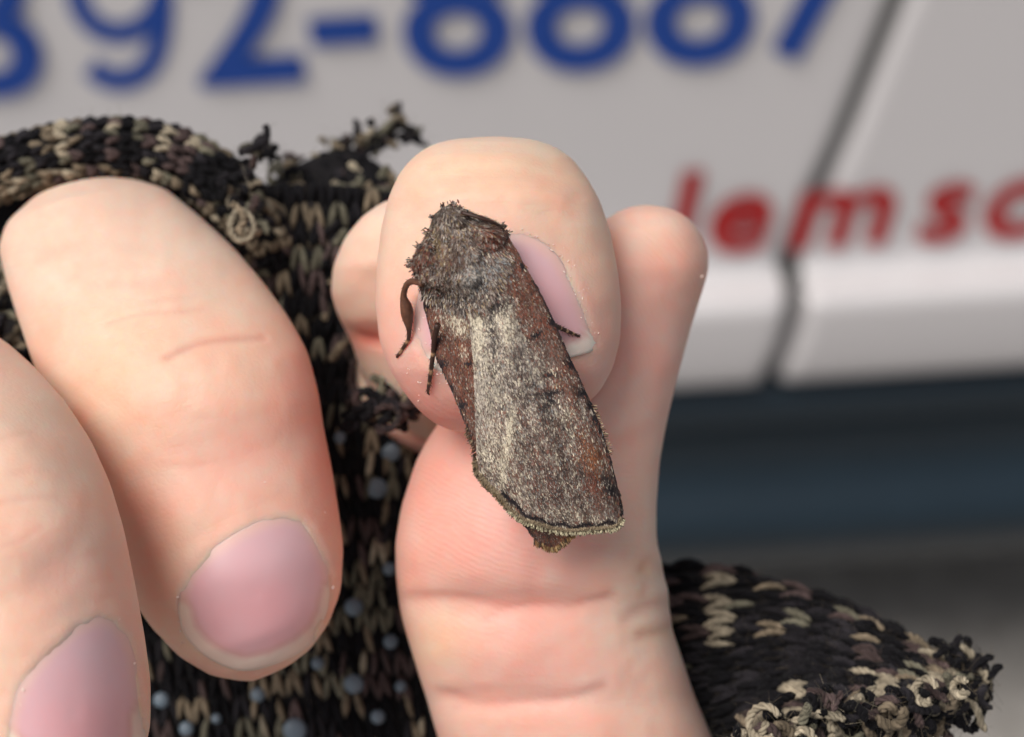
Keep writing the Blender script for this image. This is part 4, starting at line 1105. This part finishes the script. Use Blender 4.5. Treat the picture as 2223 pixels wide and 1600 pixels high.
fringe(TERM[:5], -1, wr, 1, 600, [FO, FO, lin((120, 98, 70)), FD], 0.2, 0.42, -0.06)
fringe(TERM[1:], -1, wr, 1, 1500, [FO, lin((146, 130, 106)), lin((112, 96, 78))], 0.12, 0.2, 0.06, back=2)
fringe([(1163, 1172), (1200, 1187), (1222, 1172), (1240, 1156)], -1, wlft, -1, 420, [lin((136, 104, 68)), lin((110, 78, 54)), lin((156, 132, 96)), FD], 0.22, 0.45, 0.0)
fringe([(1285, 880), (1308, 940), (1321, 985)], 1, wr, 1, 80, [lin((130, 110, 90)), FD, FD, lin((170, 152, 124))], 0.12, 0.36, -0.05, 0.045)
fringe([(1015, 925), (1030, 965), (1038, 1000)], -1, wlft, -1, 90, [FD, lin((96, 70, 56)), FO], 0.2, 0.42, 0.0, 0.05)

# thorax and head
tL = [(978, 446), (955, 456), (940, 468), (934, 490), (925, 512), (907, 540), (891, 566), (892, 582), (906, 600), (935, 618), (970, 632), (1000, 641), (1032, 644)]
tR = [(978, 446), (1005, 452), (1030, 464), (1060, 474), (1088, 488), (1098, 504), (1097, 524), (1084, 548), (1066, 578), (1052, 606), (1032, 644)]
dth = (mdv[0], mdv[1])
th_b = Body((975, 446), (975 + 200 * mdv[0], 446 + 200 * mdv[1]), tL, tR, [(0, 4.4), (60, 4.7), (120, 4.9), (205, 5.0)], [(-5, .5), (6, .9), (30, 1.4), (70, 1.7), (120, 1.8), (160, 1.6), (190, 1.2), (206, 0.6)], n=60, seg=48)
tv, tf = th_b.mesh()
tu, tvv = UV(tv)
crest = 0.75 * blob(tu, tvv, 1022, 588, 24, 40, -15) + 0.5 * blob(tu, tvv, 1070, 515, 26, 34, -20) + 0.45 * blob(tu, tvv, 915, 558, 22, 36, 25) + 0.45 * blob(tu, tvv, 982, 468, 30, 16) \
    - 0.55 * blob(tu, tvv, 1040, 482, 46, 7, 20) - 0.45 * blob(tu, tvv, 946, 545, 7, 50, -8) - 0.4 * blob(tu, tvv, 1048, 560, 6, 50, -20) + 0.5 * (vnoise(tu, tvv, 16, 4) - 0.5)
tv = tv + np.array([0, 0, 1.0]) * (crest * (tv[:, 2] > 5.0))[:, None]
thorax = part('thorax', tv, tf, M_MEMB, moth)
bt = BVHTree.FromPolygons([tuple(p) for p in tv], tf)
H_p, H_n, H_d, H_c, H_l = [], [], [], [], []
pol = np.array(tL + tR[::-1], float)
while len(H_p) < 16000:
    u, v = rng.uniform(885, 1105), rng.uniform(444, 645)
    loc, no, _, _ = bt.ray_cast(EYE, (Vector(P(u, v, 0)) - EYE).normalized())
    if loc is None: continue
    H_p.append(loc); H_n.append(no if no.z > 0 else -no)
    t, w = mtw(u, v)
    dx, dy = mdv[0] + 0.0035 * w, mdv[1]
    if v < 500: dx += 0.002 * (u - 985)
    H_d.append((dx + rng.normal() * 0.22, -(dy + rng.normal() * 0.22), rng.normal() * 0.1)); H_c.append((u, v))
nb = 0
while nb < 5200:                                            # hair running back over the wing roots
    u, v = rng.uniform(905, 1110), rng.uniform(540, 690)
    dd_ = float(seg_dist(np.array([u]), np.array([v]), [(906, 600), (935, 618), (970, 632), (1000, 641), (1032, 644), (1052, 606), (1066, 578), (1084, 548)])[0])
    if dd_ > 36 * rng.random() ** 0.7 or v < 545: continue
    sd = 1 if inside(np.array([u]), np.array([v]), wing_poly[1])[0] else -1
    if sd < 0 and not inside(np.array([u]), np.array([v]), wing_poly[-1])[0]: continue
    nb += 1
    H_p.append(Vector(P(u, v, float(zwing(u, v, sd)) + 0.05 + 0.08 * rng.random()))); H_n.append(Vector((0.1 * rng.normal(), 0.1 * rng.normal(), 1)).normalized())
    H_d.append((mdv[0] + rng.normal() * 0.25 + 0.003 * (u - 1010), -(mdv[1] + rng.normal() * 0.2), 0.0)); H_c.append((u, v))
H_p, H_n, H_d, H_c = map(np.array, (H_p, H_n, H_d, H_c))
u, v = H_c.T
pr_ = np.zeros((len(u), 9)); pr_[:] = (0.03, 0.16, 0.30, 0.30, 0.04, 0.28, 0.04, 0, 0.10)
def putp(k, w_): pr_[:] = pr_ * (1 - np.clip(w_, 0, 1))[:, None]; pr_[:, k] += np.clip(w_, 0, 1)
putp(4, 0.62 * blob(u, v, 1065, 515, 28, 36, -25)); putp(4, 0.45 * blob(u, v, 915, 560, 26, 40, 30)); putp(3, 0.5 * blob(u, v, 1050, 475, 50, 12, 20)); putp(5, 0.5 * blob(u, v, 1045, 478, 46, 8, 20))
putp(6, 0.62 * blob(u, v, 1022, 590, 26, 34, -10)); putp(1, 0.45 * blob(u, v, 1020, 595, 26, 30)); putp(6, 0.35 * blob(u, v, 1070, 570, 20, 24)); putp(8, 0.4 * blob(u, v, 955, 530, 14, 40, -10)); putp(5, 0.55 * blob(u, v, 1000, 640, 40, 10)); putp(5, .45 * blob(u, v, 1095, 500, 8, 30)); putp(5, .45 * blob(u, v, 1050, 610, 8, 30)); putp(2, .4 * blob(u, v, 985, 460, 24, 16)); putp(3, .5 * blob(u, v, 985, 560, 40, 30))
pr_ /= pr_.sum(1)[:, None]
kk = (pr_.cumsum(1) > rng.random(len(u))[:, None]).argmax(1)
pal9 = np.array([CCREAM, CPALE, CTAUPE, CBROWN, CRUST, CDARK, CBLUE, CORANGE, COLIVE])
hc = (pal9[kk] * 0.8 + (pr_ @ pal9) * 0.2) * (0.9 + 0.4 * rng.random((len(u), 1)))
scatter_scales('thorax_hair', H_p, H_n, H_d, hc, rng.uniform(0.25, 0.55, len(u)), rng.uniform(0.035, 0.065, len(u)), rng.uniform(0.01, 0.12, len(u)), thorax)
# ragged outline tufts: brow, collar corners, shoulders
TU = []
for (cu, cv, dx, dy, k, sp) in [(962, 452, -0.3, -1, 60, 6), (985, 448, 0.1, -1, 90, 8), (1000, 454, 0.5, -1, 50, 5), (1012, 462, 0.8, -0.8, 40, 4), (938, 470, -0.9, -0.7, 50, 3), (890, 572, -1, 0.2, 110, 8), (900, 595, -0.7, 0.9, 60, 8), (1092, 490, 1, -0.3, 60, 5), (1099, 508, 1, 0.2, 90, 8), (1036, 640, 0.1, 1, 60, 8), (990, 645, -0.2, 1, 120, 16), (950, 632, -0.3, 1, 90, 14), (925, 505, -1, -.2, 40, 8), (910, 535, -1, -.2, 50, 8)]:
    for _ in range(k // 2 + 1): TU.append((cu - 3 * dx + rng.normal() * sp * 0.6, cv - 3 * dy + rng.normal() * sp * 0.6, dx + rng.normal() * .4, dy + rng.normal() * .4))
TU = np.array(TU)
tz = []
for x in TU:
    loc, no, _, _ = bt.ray_cast(EYE, (Vector(P(x[0], x[1], 0)) - EYE).normalized()); tz.append(loc.z if loc else 5.0)
tz = np.maximum(np.array(tz), 4.2)
nrm = np.tile([0., 0, 1.], (len(TU), 1)) + rng.normal(0, .35, (len(TU), 3)); nrm /= np.linalg.norm(nrm, axis=1)[:, None]
tc_ = np.array([CTAUPE, CBROWN, CDARK, CPALE, CRUST])[rng.choice(5, len(TU), p=(.3, .28, .2, .12, .10))] * (0.7 + .5 * rng.random((len(TU), 1)))
scatter_scales('tuft', P(TU[:, 0], TU[:, 1], tz), nrm, np.c_[TU[:, 2], -TU[:, 3], rng.normal(.1, .2, len(TU))], tc_, rng.uniform(.12, .26, len(TU)), rng.uniform(.05, .11, len(TU)), rng.uniform(0, .1, len(TU)), thorax)

# abdomen, hidden under the wings, carries the body down to the nail
ab = Body(MA, MBp, [(1000, 560), (975, 600), (985, 800), (1020, 960), (1080, 1010)], [(1000, 560), (1100, 600), (1130, 800), (1130, 960), (1080, 1010)], [(0, 3.0), (350, 2.4), (550, 0.4)], [(0, 1.2), (300, 1.4), (520, 1.0), (560, .5)], n=30, seg=24)
part('abdomen', *ab.mesh(), M_MEMB, moth)

# legs: (px path, radii mm, band period) resting on the skin
LEGD, LEGB, LEGP = lin((58, 36, 28)), lin((96, 62, 46)), lin((176, 140, 108))
def leg(path, rad, lift, bands, spines=True):
    pts = []
    for (uu, vv), lf in zip(path, lift): pts.append(P(uu, vv, skin_z(uu, vv) + lf))
    n_ = 34; p = crom(np.array(pts), n_); r_ = np.interp(np.linspace(0, 1, n_), np.linspace(0, 1, len(rad)), rad)
    v_, f_ = tube(p, r_, 9)
    s_ = np.repeat(np.linspace(0, 1, n_), 9)
    c = np.where(np.array([min(abs(x - b_) for b_ in bands) < 0.022 for x in s_])[:, None], LEGP, LEGD if spines else np.where(s_[:, None] < 0.62, LEGB, LEGD)) * (0.75 + .5 * rng.random((len(s_), 1)))
    m_ = MB(); m_.add(v_, f_, c)
    o = m_.build('leg', M_LEG, moth)
    sp = MB()
    for _ in range(60 if spines else 110):
        i = rng.integers(4, n_ - 1); d = rng.normal(size=3); t_ = p[min(i + 1, n_ - 1)] - p[i - 1]; t_ /= np.linalg.norm(t_)
        d = d - t_ * (d @ t_); d /= np.linalg.norm(d)
        a_ = np.linspace(0, 1, 3)[:, None]; L_ = rng.uniform(0.08, 0.28)
        q, g = tube(p[i] + d * r_[i] * .8 + (d * .6 + t_ * .9) * L_ * a_, np.array([.018, .014, .004]), 3, caps=False); sp.add(q, g, LEGD)
    k = sp.build('leg_bristles', M_LEG, o, moth); k['kind'] = 'stuff'
    return o
leg([(918, 617), (905, 612), (893, 611), (884, 617), (878, 630), (876, 645), (880, 660), (883, 675), (885, 690), (887, 705), (888, 720), (887, 735), (880, 748), (870, 763), (862, 775)],
    [.20, .20, .20, .19, .18, .20, .36, .42, .30, .15, .12, .12, .12, .10, .09], [3.0, 2.9, 2.7, 2.4, 2.1, 1.8, 1.5, 1.2, 1.0, .8, .6, .42, .3, .22, .15], [.76, .90], False)
leg([(950, 705), (943, 735), (941, 760), (938, 785), (935, 808), (932, 830), (929, 852), (932, 857)], [.20, .18, .16, .15, .14, .13, .12, .05], [2.6, 1.8, 1.2, .8, .5, .35, .22, .15], [.40, .62, .78])
leg([(1190, 700), (1207, 708), (1222, 715), (1236, 721), (1250, 727), (1258, 731)], [.18, .15, .14, .13, .11, .05], [1.6, 1.0, .6, .4, .25, .18], [.42, .62, .8])
# antenna folded back along the collar
ap = np.array([P(u_, v_, z_) for u_, v_, z_ in [(1002, 462, 6.0), (1025, 468, 6.2), (1050, 476, 6.2), (1078, 486, 5.8), (1094, 498, 5.3)]])
v_, f_ = tube(crom(ap, 20), np.linspace(.12, .07, 20), 7)
part('antenna', v_, f_, M_LEG, moth, colors=np.tile(LEGD, (len(v_), 1)))
